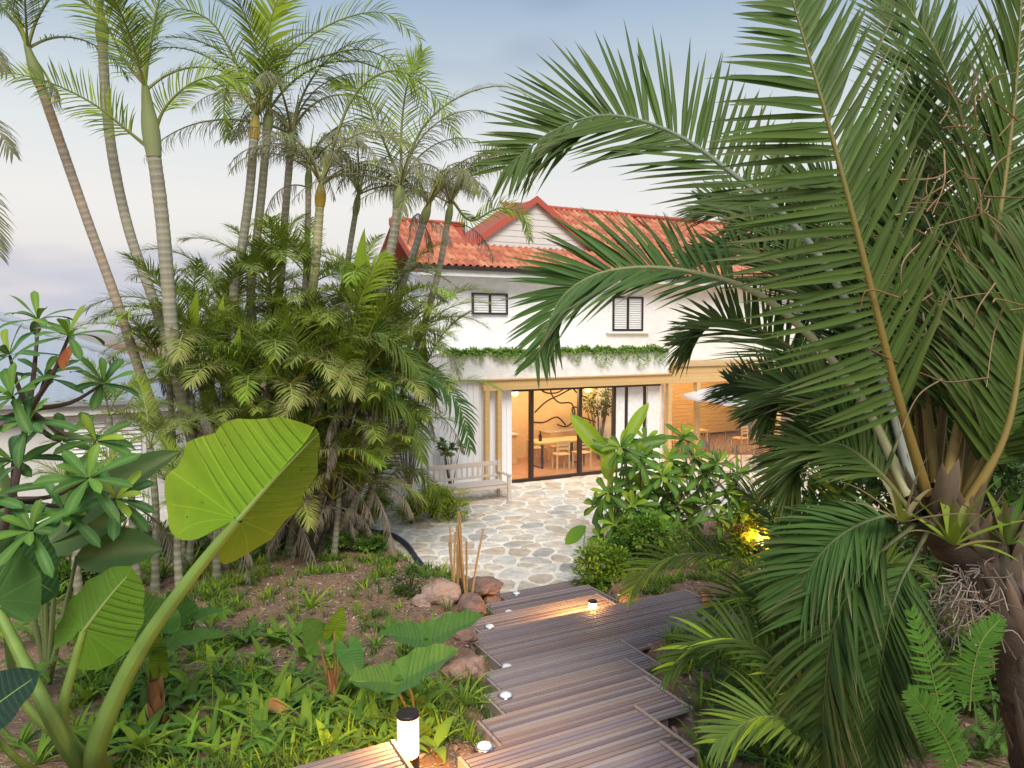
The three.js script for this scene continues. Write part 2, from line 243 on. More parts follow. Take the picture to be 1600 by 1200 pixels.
/* ------------------------------------------------------------------ stepped timber walkway */
{
  const o = thing('stepped_walkway', 'weathered grey-brown timber boardwalk stepping down to the flagstone patio', 'boardwalk');
  const bm = ['#ffffff', '#efe5de', '#fff3e8', '#e3d9d6'].flatMap((c) => deckTex.map((t) => std({ map: t, color: c, roughness: 0.78, bumpMap: deckBump, bumpScale: 0.002 }))), trim = std({ map: deckTex[1], color: '#fff6ee', roughness: 0.8 });
  const pitch = 0.047; o.rotation.y = TH;
  for (const t of TREADS) {
    const tr = new THREE.Group(); tr.name = 'tread'; o.add(tr);
    const n = Math.round((t.b1 - t.b0) / pitch), p = (t.b1 - t.b0) / n;
    for (let k = 0; k < n; k++) {
      const L = t.a1 - t.a0 - 0.05, g = softBox(L, 0.028, p - 0.011, 0.004), pos = g.attributes.position, u = g.attributes.uv, s = rnd() * 5;
      for (let q = 0; q < pos.count; q++) u.setXY(q, pos.getX(q) * 0.6 + s, pos.getZ(q) / p + 0.5);
      const m = part(tr, 'board', g, bm[Math.floor(rnd() * 12)]); m.position.set((t.a0 + t.a1) / 2 + rr(-0.003, 0.003), t.y - 0.014 + rr(-0.0015, 0.0015), t.b0 + (k + 0.5) * p); m.rotation.x = rr(-0.004, 0.004);
    }
    for (const a of [t.a0, t.a1]) { const g = boxGeo(-0.0115, 0.0115, -0.16, 0.003, t.b0 + 0.002, t.b1 - 0.002); const m = part(tr, 'edge_board', g, trim); m.position.set(a, t.y, 0); }
    { const m = part(tr, 'riser_board', boxGeo(t.a0 + 0.013, t.a1 - 0.013, -0.16, -0.031, -0.02, 0), trim); m.position.set(0, t.y, t.b0 + 0.022); }
    for (const a of [t.a0 + 0.2, t.a1 - 0.2]) for (const b of [t.b0 + 0.12, t.b1 - 0.12]) { const m = part(tr, 'joist', boxGeo(-0.03, 0.03, -0.6, -0.03, -0.04, 0.04), trim); m.position.set(a, t.y, b); }
  }
  // recessed step lights along the side
  const spots = [[757, 1168, 1.2], [790, 1088, 0.9], [792, 1043, 0.6], [765, 980, 0.45], [795, 957, 0.3], [807, 928, 0.15]];
  const ring = std({ color: '#c9c9cc', roughness: 0.25, metalness: 0.9 }), dome = phys({ color: '#f4f3f2', roughness: 0.18, clearcoat: 1, clearcoatRoughness: 0.05 });
  for (const [px, py, y] of spots) {
    const P = onY(px, py, y), q = thing('step_light', 'small round domed step light set flush in the timber boards', 'light', P.setY(y + 0.002), 0, 'round step lights down the boardwalk edge');
    part(q, 'ring', new THREE.LatheGeometry([[0, 0], [0.066, 0], [0.067, 0.006], [0.06, 0.011], [0.052, 0.012], [0.05, 0.01]].map(([x, y]) => new THREE.Vector2(x, y)), 28), ring);
    part(q, 'dome', new THREE.LatheGeometry([[0.05, 0.009], [0.047, 0.018], [0.038, 0.026], [0.022, 0.031], [0.001, 0.033]].map(([x, y]) => new THREE.Vector2(x, y)), 28), dome);
  }
}
function bollard(P, r, hLamp, hPost, power, label) {
  const o = thing('bollard_light', label, 'lamp', P);
  part(o, 'post', new THREE.LatheGeometry([[0, 0], [r * 0.98, 0], [r * 0.98, hPost - 0.01], [r * 0.92, hPost], [0, hPost]].map(([x, y]) => new THREE.Vector2(x, y)), 28), M.bronze);
  part(o, 'lamp_diffuser', new THREE.CylinderGeometry(r * 0.96, r * 0.96, hLamp - 0.004, 28, 1, true).translate(0, hPost + hLamp / 2, 0), std({ color: '#fff3dd', emissive: '#ffdfb0', emissiveIntensity: 1.5, roughness: 0.5 }));
  part(o, 'cap', new THREE.LatheGeometry([[0, 0], [r, 0], [r * 1.02, 0.006], [r, 0.02], [r * 0.9, 0.026], [0, 0.028]].map(([x, y]) => new THREE.Vector2(x, y)), 28).translate(0, hPost + hLamp, 0), M.bronze);
  const l = new THREE.PointLight(new THREE.Color(1, 0.5, 0.13), power); l.name = 'bulb_light'; l.position.set(0, hPost + hLamp / 2, 0); l.castShadow = true; l.shadow.radius = 3; o.add(l); return o;
}
{
  let P = onY(638, 1178, 1.42); const gy = ground(P.x, P.z); bollard(V(P.x, gy - 0.02, P.z), 0.069, 0.24, 1.44 - gy, 2.6, 'bronze cylinder bollard lamp glowing beside the end of the upper deck boards');
  P = onY(926, 946, 0.62); bollard(V(P.x, 0.45, P.z), 0.055, 0.15, 0.06, 4, 'short glowing lamp standing on the boardwalk against the lime bush');
  P = at(1190, 850, 12.4); const g2 = ground(P.x, P.z); bollard(V(P.x, g2, P.z), 0.055, 0.16, 0.3, 9, 'glowing garden lamp among the yellow-lit leaves');
}

/* ------------------------------------------------------------------ main house */
const house = thing('house', 'white two-storey house with red tiled roof and gable', 'house', H0, TH);
{
  const h = house, box = (name, x0, x1, y0, y1, z0, z1, m) => part(h, name, boxGeo(x0, x1, y0, y1, z0, z1, 0.5), m);
  // ground-floor extension: vertical cladding boards, one by one
  box('wall', -5.6, -0.02, -0.1, 2.8, -0.3, -0.03, M.white);
  for (let k = 0; k < 35; k++) { const x0 = -5.6 + k * 0.16; const m = part(h, 'cladding_board', softBox(0.154, 2.86, 0.03, 0.006), M.cladding); m.position.set(x0 + 0.077, 1.42, -0.014); }
  box('wall', 5.0, 5.12, -0.1, 2.8, -3.6, 0, M.white); box('wall', -1.4, -1.2, -0.1, 2.8, -3.5, -0.31, M.warmwall); box('back_wall', -1.19, 4.99, 0, 2.79, -3.6, -3.4, M.warmwall);
  box('ceiling', -1.19, 4.99, 2.62, 2.78, -3.39, -0.05, M.white); box('room_floor', -1.19, 4.99, -0.06, 0.012, -3.39, -0.02, std({ color: '#b98a68', roughness: 0.35, map: speckle([235, 225, 215], 18, 10) }));
  box('flat_roof', -5.6, 5.12, 2.8, 2.95, -5.4, 0.02, M.white); box('parapet', -5.6, 5.12, 2.8, 3.43, 0.03, 0.2, M.white); box('parapet_coping', -5.62, 5.15, 3.432, 3.47, -0.02, 0.235, M.white);
  // upper storey
  box('upper_wall', -1.45, 14, 2.96, 5.8, -9.5, -3, M.white);
  box('soffit', -1.75, 14.2, 5.66, 5.74, -3.0, -2.42, M.white); box('fascia', -1.75, 14.2, 5.62, 5.8, -2.42, -2.39, M.white);
  part(h, 'gutter', boxGeo(-1.8, 14.2, 5.79, 5.9, -2.4, -2.28), M.bronze);
  // roofs as planes of individual barrel tiles
  const tileC = ['#d3805c', '#cb7755', '#da8e66', '#bd6c4f', '#d8986f', '#c97f60', '#b46a50'], tileM = tileC.map((c) => std({ color: c, roughness: 0.8, map: mapsS[1], bumpMap: grainBump, bumpScale: 0.003 })), PW = 0.225, PL = 0.34, tilt = Math.atan(0.675), rest = [];
  const tg = new GB(); for (let j = 0; j <= 1; j++) for (let i = 0; i <= 8; i++) { const q = i / 8, prof = q < 0.62 ? Math.sin(q / 0.62 * Math.PI) * 0.062 : -Math.sin((q - 0.62) / 0.38 * Math.PI) * 0.016; tg.v(V((q - 0.5) * PW * 1.04, prof + (j ? 0 : 0.022), j ? -PL * 1.08 : 0), [1, 1, 1], q * 0.2, j * 0.3); }
  for (let i = 0; i < 8; i++) tg.quad(i, i + 1, i + 10, i + 9); for (let i = 0; i < 8; i++) { const a = tg.v(V().fromArray(tg.p, i * 3).add(V(0, -0.02, 0)), [1, 1, 1]), b = tg.v(V().fromArray(tg.p, (i + 1) * 3).add(V(0, -0.02, 0)), [1, 1, 1]); tg.quad(i, a, b, i + 1); }
  const tileGeo = tg.geo(); let count = 0;
  function tileField(inside, x0, x1, z0, y0, rows, individual) {                              // rows climb from (z0, y0) backwards
    for (let r = 0; r < rows; r++) for (let x = x0; x < x1; x += PW) {
      const z = z0 - r * PL * Math.cos(tilt), y = y0 + r * PL * Math.sin(tilt); if (!inside(x, z, y)) continue;
      const q = new THREE.Quaternion().setFromEuler(new THREE.Euler(tilt + rr(-0.02, 0.02), rr(-0.02, 0.02), rr(-0.02, 0.02))), m = Math.floor(rnd() * tileM.length);
      if (individual && count < 300) { const t = part(h, 'roof_tile', tileGeo, tileM[m]); t.position.set(x, y, z); t.quaternion.copy(q); count++; }
      else { const g = tileGeo.clone(); g.applyMatrix4(new THREE.Matrix4().compose(V(x, y, z), q, V(1, 1, 1))); const k = lin(tileC[m]), c = g.attributes.color; for (let i = 0; i < c.count; i++) c.setXYZ(i, ...k); rest.push(g); }
    }
  }
  const EZ = -2.34, EY = 5.9, gx = 2.72, gz = -3.55, gApex = 8.22, gBase = 6.66, gs = 0.675;
  const roofY = (z) => EY + (EZ - z) * 0.675;
  tileField((x, z) => z > gz + 0.05, -1.65, 8.5, EZ, EY, 4, true);                              // skirt along the eave
  tileField((x, z) => x < 0.35, -1.65, 0.5, EZ - 4 * PL * Math.cos(tilt), EY + 4 * PL * Math.sin(tilt), 4, true);
  tileField((x, z, y) => y > 7.0 && Math.abs(x - gx) * gs > gApex - y - 0.05 && x > gx, gx, 8.5, EZ - 4 * PL * Math.cos(tilt), EY + 4 * PL * Math.sin(tilt), 10, true);
  tileField((x, z, y) => x > 8.5, 8.5, 14.2, EZ, EY, 13, false);
  tileField((x, z, y) => x > 4.9 && y <= 7.0, 4.9, 8.5, EZ - 4 * PL * Math.cos(tilt), EY + 4 * PL * Math.sin(tilt), 4, false);
  part(h, 'roof_tiles_beyond', mergeGeometries(rest), std({ vertexColors: true, roughness: 0.8, map: mapsS[1], bumpMap: grainBump, bumpScale: 0.003 }), 'stuff');
  // roof decks under the tiles and behind
  const deckUnder = (x0, x1, zTop) => { const g = new GB(), c = [1, 1, 1], yT = roofY(zTop), A = g.v(V(x0, EY - 0.04, EZ), c), B = g.v(V(x1, EY - 0.04, EZ), c), C = g.v(V(x1, yT - 0.04, zTop), c), D = g.v(V(x0, yT - 0.04, zTop), c), E2 = g.v(V(x1, EY - 0.04, 2 * zTop - EZ), c), F = g.v(V(x0, EY - 0.04, 2 * zTop - EZ), c); g.quad(A, B, C, D); g.quad(D, C, E2, F); return g.geo(); };
  part(h, 'roof_slope', deckUnder(-1.7, 0.6, -4.55), M.redpaint); part(h, 'roof_slope', deckUnder(4.8, 14.2, -6.15), M.redpaint); part(h, 'roof_slope', deckUnder(0.4, 4.8, -3.7), M.redpaint);
  { const g = new GB(), c = [1, 1, 1], zB = -6.2, A = g.v(V(gx - 2.3, gApex - 2.3 * gs + 0.02, gz + 0.1), c), B = g.v(V(gx, gApex + 0.02, gz + 0.1), c), C = g.v(V(gx + 2.3, gApex - 2.3 * gs + 0.02, gz + 0.1), c), D = g.v(V(gx - 2.3, gApex - 2.3 * gs + 0.02, zB), c), E2 = g.v(V(gx, gApex + 0.02, zB), c), F = g.v(V(gx + 2.3, gApex - 2.3 * gs + 0.02, zB), c); g.quad(A, B, E2, D); g.quad(B, C, F, E2); part(h, 'gable_roof', g.geo(), M.redpaint); }
  part(h, 'ridge_cap', tube([V(-1.7, 7.42, -4.57), V(0.7, 7.42, -4.57)], 0.09, 8, [1, 1, 1], 3), M.redpaint); part(h, 'ridge_cap', tube([V(3.4, 8.5, -6.17), V(14.2, 8.5, -6.17)], 0.1, 8, [1, 1, 1], 3), M.redpaint);
  { const g = new GB(), c = [1, 1, 1]; const A = g.v(V(3.2, 8.46, -6.2), c), B = g.v(V(5, 8.46, -6.2), c), C = g.v(V(5, 7, -4), c), D = g.v(V(gx, gApex - 0.02, -6.2), c); g.quad(A, B, C, D); }
  part(h, 'verge_board', (() => { const g = new THREE.Shape(); g.moveTo(0, 0); g.lineTo(2.3, 1.55); g.lineTo(2.3, 1.33); g.lineTo(0, -0.22); const e = new THREE.ExtrudeGeometry(g, { depth: 0.05, bevelEnabled: false }); e.rotateY(Math.PI / 2); return e; })().translate(-1.78, 5.92, -2.3), M.redpaint);
  // gable: siding boards, barge boards
  { const s = new THREE.Shape(); s.moveTo(gx - 2.35, gBase - 0.05); s.lineTo(gx + 2.35, gBase - 0.05); s.lineTo(gx, gApex - 0.06); s.closePath(); part(h, 'gable_wall', new THREE.ExtrudeGeometry(s, { depth: 0.04, bevelEnabled: false }).translate(0, 0, gz - 0.09), M.siding); }
  for (let k = 0; k < 8; k++) { const y0 = gBase - 0.02 + k * 0.19, y1 = y0 + 0.187, w0 = (gApex - 0.06 - y0) / gs, w1 = Math.max(0.02, (gApex - 0.06 - y1) / gs); if (w0 < 0.1) continue; const s = new THREE.Shape(); s.moveTo(gx - w0, y0); s.lineTo(gx + w0, y0); s.lineTo(gx + w1, y1); s.lineTo(gx - w1, y1); s.closePath(); const g = new THREE.ExtrudeGeometry(s, { depth: 0.02, bevelEnabled: false }).translate(0, -0, 0); const m = part(h, 'siding_board', g, M.siding); m.position.z = gz - 0.045; m.rotation.x = 0; const p = g.attributes.position; for (let i = 0; i < p.count; i++) if (p.getY(i) < y0 + 0.05) p.setZ(i, p.getZ(i) + 0.014); }
  for (const s of [-1, 1]) { const sh = new THREE.Shape(); sh.moveTo(0, 0.1); sh.lineTo(s * 2.75, 0.1 - 2.75 * gs); sh.lineTo(s * 2.75, -0.12 - 2.75 * gs); sh.lineTo(0, -0.12); sh.closePath(); part(h, 'barge_board', new THREE.ExtrudeGeometry(sh, { depth: 0.05, bevelEnabled: false }).translate(gx + s * 0.001, gApex, gz + 0.1), M.redpaint); }
  part(h, 'flashing', boxGeo(gx - 2.3, gx + 2.3, gBase - 0.1, gBase + 0.0, gz - 0.01, gz + 0.06), M.redpaint);
  // windows
  function windowUnit(x0, x1, y0, y1, z, panes, sill) {
    const w = new THREE.Group(); w.name = 'window'; h.add(w); const f = 0.055, fr = (a0, a1, b0, b1) => part(w, 'frame', boxGeo(a0, a1, b0, b1, z + 0.002, z + 0.075), M.bronze);
    part(w, 'backing', boxGeo(x0 + 0.01, x1 - 0.01, y0 + 0.01, y1 - 0.01, z - 0.03, z + 0.004), M.shutter);
    fr(x0, x1, y1 - f, y1); fr(x0, x1, y0, y0 + f); const pw = (x1 - x0) / panes;
    for (let k = 0; k <= panes; k++) fr(x0 + k * pw - (k === panes ? f : k ? f / 2 : 0), x0 + k * pw + (k === 0 ? f : k === panes ? 0 : f / 2), y0 + f, y1 - f);
    for (let k = 0; k < panes; k++) {
      part(w, 'pane', boxGeo(x0 + k * pw + f * 0.7, x0 + (k + 1) * pw - f * 0.7, y0 + f, y1 - f, z + 0.045, z + 0.049), M.glass);
      const nS = Math.round((y1 - y0 - 2 * f) / 0.075); for (let s = 0; s < nS; s++) { const m = part(w, 'shutter_slat', boxGeo(x0 + k * pw + f, x0 + (k + 1) * pw - f, -0.032, 0.032, -0.004, 0.004), M.shutter); m.position.set(0, y0 + f + (s + 0.5) * 0.075, z + 0.025); m.rotation.x = -0.5; }
    }
    if (sill) part(w, 'sill', softBox(x1 - x0 + 0.5, 0.07, 0.14, 0.01).translate((x0 + x1) / 2, y0 - 0.06, z + 0.06), M.white);
    if (sill) { for (const x of [x0 - 0.09, x1 + 0.09]) part(w, 'surround', boxGeo(x - 0.08, x + 0.08, y0 - 0.02, y1 + 0.16, z + 0.002, z + 0.035), M.white); part(w, 'surround', boxGeo(x0 - 0.01, x1 + 0.01, y1 + 0.01, y1 + 0.16, z + 0.002, z + 0.033), M.white); }
  }
  windowUnit(0.22, 1.42, 4.54, 5.19, -3, 2, false); windowUnit(5.35, 6.6, 4.06, 5.2, -3, 2, true);
  // sliding glass door
  const dr = new THREE.Group(); dr.name = 'sliding_door'; h.add(dr); const df = (x0, x1, y0, y1, z = 0) => part(dr, 'frame', boxGeo(x0, x1, y0, y1, z - 0.06, z + 0.04), M.bronze);
  df(0.0, 4.95, 2.44, 2.54); df(0.0, 4.95, 0.0, 0.09);
  for (const x of [0.53, 2.08]) df(x, x + 0.11, 0.09, 2.44); for (const x of [3.3, 3.72, 4.38]) df(x, x + 0.09, 0.09, 2.44, -0.07);
  part(dr, 'pane', boxGeo(0.64, 2.08, 0.09, 2.44, -0.014, -0.006), M.glass); part(dr, 'pane', boxGeo(2.19, 3.3, 0.09, 2.44, -0.074, -0.066), M.glass); part(dr, 'pane', boxGeo(0.0, 0.53, 0.09, 2.44, -0.084, -0.076), M.glass);
  part(dr, 'door_panel', boxGeo(3.4, 3.71, 0.09, 2.44, -0.1, -0.05), M.white); part(dr, 'door_panel', boxGeo(3.82, 4.37, 0.09, 2.44, -0.1, -0.05), M.white); part(dr, 'door_panel', boxGeo(4.48, 4.94, 0.09, 2.44, -0.03, 0.02), M.white);
  // line mural on the back wall
  const mural = [[[0.6, 2.5], [0.9, 2.2], [1.5, 2.15], [2.2, 2.5]], [[0.5, 1.5], [1.0, 1.85], [1.7, 2.1], [2.3, 2.35], [2.6, 2.6]], [[1.2, 2.55], [1.25, 2.1], [1.6, 1.8], [2.15, 1.75], [2.3, 1.2], [1.9, 0.95], [1.5, 1.05]], [[2.1, 2.6], [2.3, 2.2], [2.9, 1.9]], [[2.6, 1.0], [2.5, 1.55], [2.2, 1.6], [2.25, 1.35], [2.8, 1.2], [3.4, 1.0]], [[0.3, 1.2], [0.9, 1.15], [1.5, 1.3], [1.9, 1.0]]];
  for (const l of mural) part(h, 'mural_line', tube(l.map(([x, y]) => V(x * 0.85 + 2.2, Math.min(y * 0.95, 2.5), -3.39)), 0.024, 6, [0.03, 0.025, 0.02], 24), std({ color: '#2b211c', roughness: 0.8 }));
}
{ // timber pergola in front of the wall
  const o = thing('pergola', 'pale pine post-and-beam pergola along the white house front', 'pergola', H0, TH);
  const p = (name, x0, x1, y0, y1, z0, z1) => part(o, name, boxGeo(x0, x1, y0, y1, z0, z1, 0.8), M.pine);
  for (const x of [-0.9, -0.55]) p('post', x - 0.06, x + 0.06, -0.02, 2.52, 0.25, 0.37);
  for (const x of [5.02, 6.1, 9.5]) p('post', x - 0.07, x + 0.07, -0.02, 2.52, 0.25, 0.39);
  p('beam', -1.0, 13, 2.521, 2.78, 0.24, 0.36); p('roof_board', -1.0, 5.1, 2.785, 2.81, 0.21, 0.42);
  p('beam', 5.2, 13, 2.785, 3.0, 0.2, 0.32); for (let k = 0; k < 8; k++) p('rafter', 5.35 + k * 0.95, 5.43 + k * 0.95, 2.79, 2.95, -4.8, 0.19);
  p('roof_board', 5.2, 13, 3.005, 3.03, -4.9, 0.4);
}

/* ------------------------------------------------------------------ lit room: furniture and lamps */
function hThing(name, label, category, a, y, b, turn = 0, group) { return thing(name, label, category, HW(a, y, b), TH + turn, group); }
function pendant(a, y, b, power, drop, label, group) {
  const o = hThing('pendant_lamp', label, 'lamp', a, y, b, 0, group);
  part(o, 'cord', new THREE.CylinderGeometry(0.006, 0.006, drop, 8).translate(0, drop / 2 + 0.1, 0), M.black);
  part(o, 'lamp_globe', new THREE.SphereGeometry(0.11, 24, 16), std({ color: '#fff2dd', emissive: '#ffc98a', emissiveIntensity: 1.6, roughness: 0.6 }));
  const l = new THREE.PointLight(new THREE.Color(1, 0.72, 0.42), power); l.name = 'bulb_light'; l.castShadow = true; l.shadow.radius = 5; o.add(l);
}
pendant(1.0, 2.25, -1.7, 6, 0.25, 'glowing globe pendant hanging inside the glazed room', 'pendants in the glazed room'); pendant(3.6, 2.25, -1.8, 6, 0.25, 'glowing globe pendant hanging inside the glazed room', 'pendants in the glazed room');
pendant(7.2, 2.4, -2.6, 9, 0.28, 'glowing globe pendant under the pergola roof', 'pendants under the pergola'); pendant(10.4, 2.4, -2.6, 9, 0.28, 'glowing globe pendant under the pergola roof', 'pendants under the pergola');
{
  const t = hThing('dining_table', 'pale timber table with black frame legs inside the glazed room', 'table', 2.45, 0.012, -1.7);
  part(t, 'tabletop', softBox(1.7, 0.06, 0.8, 0.01).translate(0, 0.75, 0), M.pine);
  for (const x of [-0.72, 0.72]) { for (const z of [-0.33, 0.33]) part(t, 'leg', boxGeo(x - 0.03, x + 0.03, 0.03, 0.719, z - 0.03, z + 0.03), M.black); part(t, 'foot_rail', boxGeo(x - 0.03, x + 0.03, 0, 0.029, -0.36, 0.36), M.black); }
  const b = hThing('bottle', 'dark bottle standing on the indoor table', 'bottle', 1.8, 0.793, -1.6); part(b, 'glass_body', new THREE.LatheGeometry([[0, 0], [0.05, 0], [0.052, 0.16], [0.02, 0.22], [0.018, 0.3], [0, 0.3]].map(([x, y]) => new THREE.Vector2(x, y)), 16), M.black);
  function chair(a, b, turn, label, group) { const c = hThing('dining_chair', label, 'chair', a, 0.012, b, turn, group); part(c, 'seat', softBox(0.44, 0.04, 0.42, 0.01).translate(0, 0.45, 0), M.pine); for (const x of [-0.19, 0.19]) { part(c, 'leg', boxGeo(x - 0.018, x + 0.018, 0, 0.429, 0.16, 0.196), M.pine); part(c, 'leg', boxGeo(x - 0.018, x + 0.018, 0, 0.86, -0.2, -0.164), M.pine); } for (const y of [0.6, 0.7, 0.8]) part(c, 'back_slat', boxGeo(-0.171, 0.171, y, y + 0.06, -0.192, -0.174), M.pine); }
  for (const [a, b, r] of [[2.2, -1.1, 3.0], [2.9, -1.05, 3.3], [2.1, -2.35, 0.1], [2.85, -2.3, -0.1]]) chair(a, b, r, 'slatted pine chair at the indoor table', 'chairs at the indoor table');
  for (const [a, b, r] of [[7.0, -1.5, 2.6], [8.2, -2.2, 0.3], [9.2, -1.0, 3.4]]) chair(a, b, r, 'slatted pine chair on the covered terrace', 'chairs on the terrace');
  const k = hThing('counter', 'low pine counter inside the glazed room', 'counter', 1.0, 0.012, -2.7); part(k, 'body', softBox(0.9, 0.88, 0.6, 0.01).translate(0, 0.44, 0), M.pine); part(k, 'worktop', softBox(1.0, 0.05, 0.68, 0.01).translate(0, 0.906, 0), M.teak);
  const k2 = hThing('cabinet', 'long pine cabinet along the mural wall', 'cabinet', 3.8, 0.012, -3.1); part(k2, 'body', softBox(2.0, 0.8, 0.5, 0.01).translate(0, 0.4, 0), M.pine); part(k2, 'worktop', softBox(2.06, 0.04, 0.54, 0.01).translate(0, 0.821, 0), M.teak);
  const tt = hThing('terrace_table', 'square pine table under the terrace roof', 'table', 7.6, 0, -1.7); part(tt, 'tabletop', softBox(1.1, 0.05, 0.8, 0.01).translate(0, 0.74, 0), M.pine); for (const x of [-0.48, 0.48]) for (const z of [-0.33, 0.33]) part(tt, 'leg', boxGeo(x - 0.03, x + 0.03, 0, 0.714, z - 0.03, z + 0.03), M.pine);
  // terrace back wall with shelves
  const w = hThing('terrace_wall', 'warm timber-clad back wall of the covered terrace', 'wall', 5.2, 0, -5.0);
  part(w, 'backing', boxGeo(0, 8, 0, 2.9, -0.2, -0.03), M.warmwall); for (let i = 0; i < 19; i++) part(w, 'plank', boxGeo(0, 8, 0.003 + i * 0.15, 0.146 + i * 0.15, -0.029, rr(-0.008, 0.0), 0.8), M.pine);
  const sh = hThing('shelf_unit', 'tall open pine shelf unit against the terrace wall', 'shelf', 6.6, 0, -4.7); for (const x of [-0.7, 0.7]) part(sh, 'side_panel', boxGeo(x - 0.02, x + 0.02, 0, 2.0, -0.15, 0.15), M.pine); for (let i = 0; i < 5; i++) part(sh, 'shelf', boxGeo(-0.679, 0.679, 0.1 + i * 0.45, 0.135 + i * 0.45, -0.15, 0.15), M.pine);
}
{ // market umbrella
  const P = at(1180, 620, 21.3), o = thing('market_umbrella', 'white square market umbrella open beside the pergola', 'umbrella', V(P.x, 0, P.z), 0.35);
  const g = new GB(), c = [0.86, 0.86, 0.9], R = 1.5, n = 8, rows = [];
  for (let k = 0; k <= 6; k++) { const t = k / 6, row = []; for (let j = 0; j < 32; j++) { const q = j / 32 * Math.PI * 2, s = 1 / Math.max(Math.abs(Math.cos(q)), Math.abs(Math.sin(q))), rib = Math.abs(Math.cos(q * n / 2)); row.push(g.v(V(Math.cos(q) * s * R * t, 2.74 - 0.6 * t - (1 - rib) * 0.05 * t, Math.sin(q) * s * R * t), c)); } rows.push(row); }
  { const row = rows[6].map((i) => { const p = V().fromArray(g.p, i * 3); return g.v(p.add(V(0, -0.1, 0)), c); }); rows.push(row); }
  for (let k = 0; k < 7; k++) for (let j = 0; j < 32; j++) g.quad(rows[k][j], rows[k][(j + 1) % 32], rows[k + 1][(j + 1) % 32], rows[k + 1][j]);
  part(o, 'canopy', g.geo(), phys({ vertexColors: true, roughness: 0.9, transmission: 0.25, thickness: 0, side: THREE.DoubleSide }));
  part(o, 'pole', new THREE.CylinderGeometry(0.03, 0.03, 2.8, 14).translate(0, 1.4, 0), M.pine); part(o, 'base_plate', softBox(0.6, 0.06, 0.6, 0.02).translate(0, 0.03, 0), M.grey);
  for (let k = 0; k < 8; k++) { const q = k * Math.PI / 4, s = k % 2 ? 1.414 : 1; part(o, 'rib', tube([V(0, 2.7, 0), V(Math.cos(q) * R * s, 2.1, Math.sin(q) * R * s)], 0.012, 6, [0.3, 0.22, 0.12], 2), M.stem); }
}
{ // bench against the cladding
  const o = hThing('garden_bench', 'whitewashed slatted timber bench in front of the white cladding', 'bench', -1.98, -0.01, 1.45);
  const p = (n, x0, x1, y0, y1, z0, z1) => part(o, n, softBox(x1 - x0, y1 - y0, z1 - z0, 0.008).translate((x0 + x1) / 2, (y0 + y1) / 2, (z0 + z1) / 2), M.teak);
  for (const x of [-0.98, 0.98]) { p('leg', x - 0.035, x + 0.035, 0, 0.6, 0.24, 0.31); p('leg', x - 0.035, x + 0.035, 0, 0.9, -0.31, -0.24); p('armrest', x - 0.045, x + 0.045, 0.6, 0.635, -0.24, 0.34); }
  p('apron', -0.94, 0.94, 0.32, 0.42, 0.25, 0.285); for (let k = 0; k < 5; k++) p('seat_slat', -0.94, 0.94, 0.42, 0.447, -0.22 + k * 0.108, -0.122 + k * 0.108);
  p('back_rail', -0.94, 0.94, 0.78, 0.89, -0.295, -0.26); p('back_rail', -0.94, 0.94, 0.5, 0.56, -0.295, -0.26); for (let k = 0; k < 13; k++) p('back_slat', -0.88 + k * 0.142, -0.83 + k * 0.142, 0.561, 0.779, -0.287, -0.268);
}
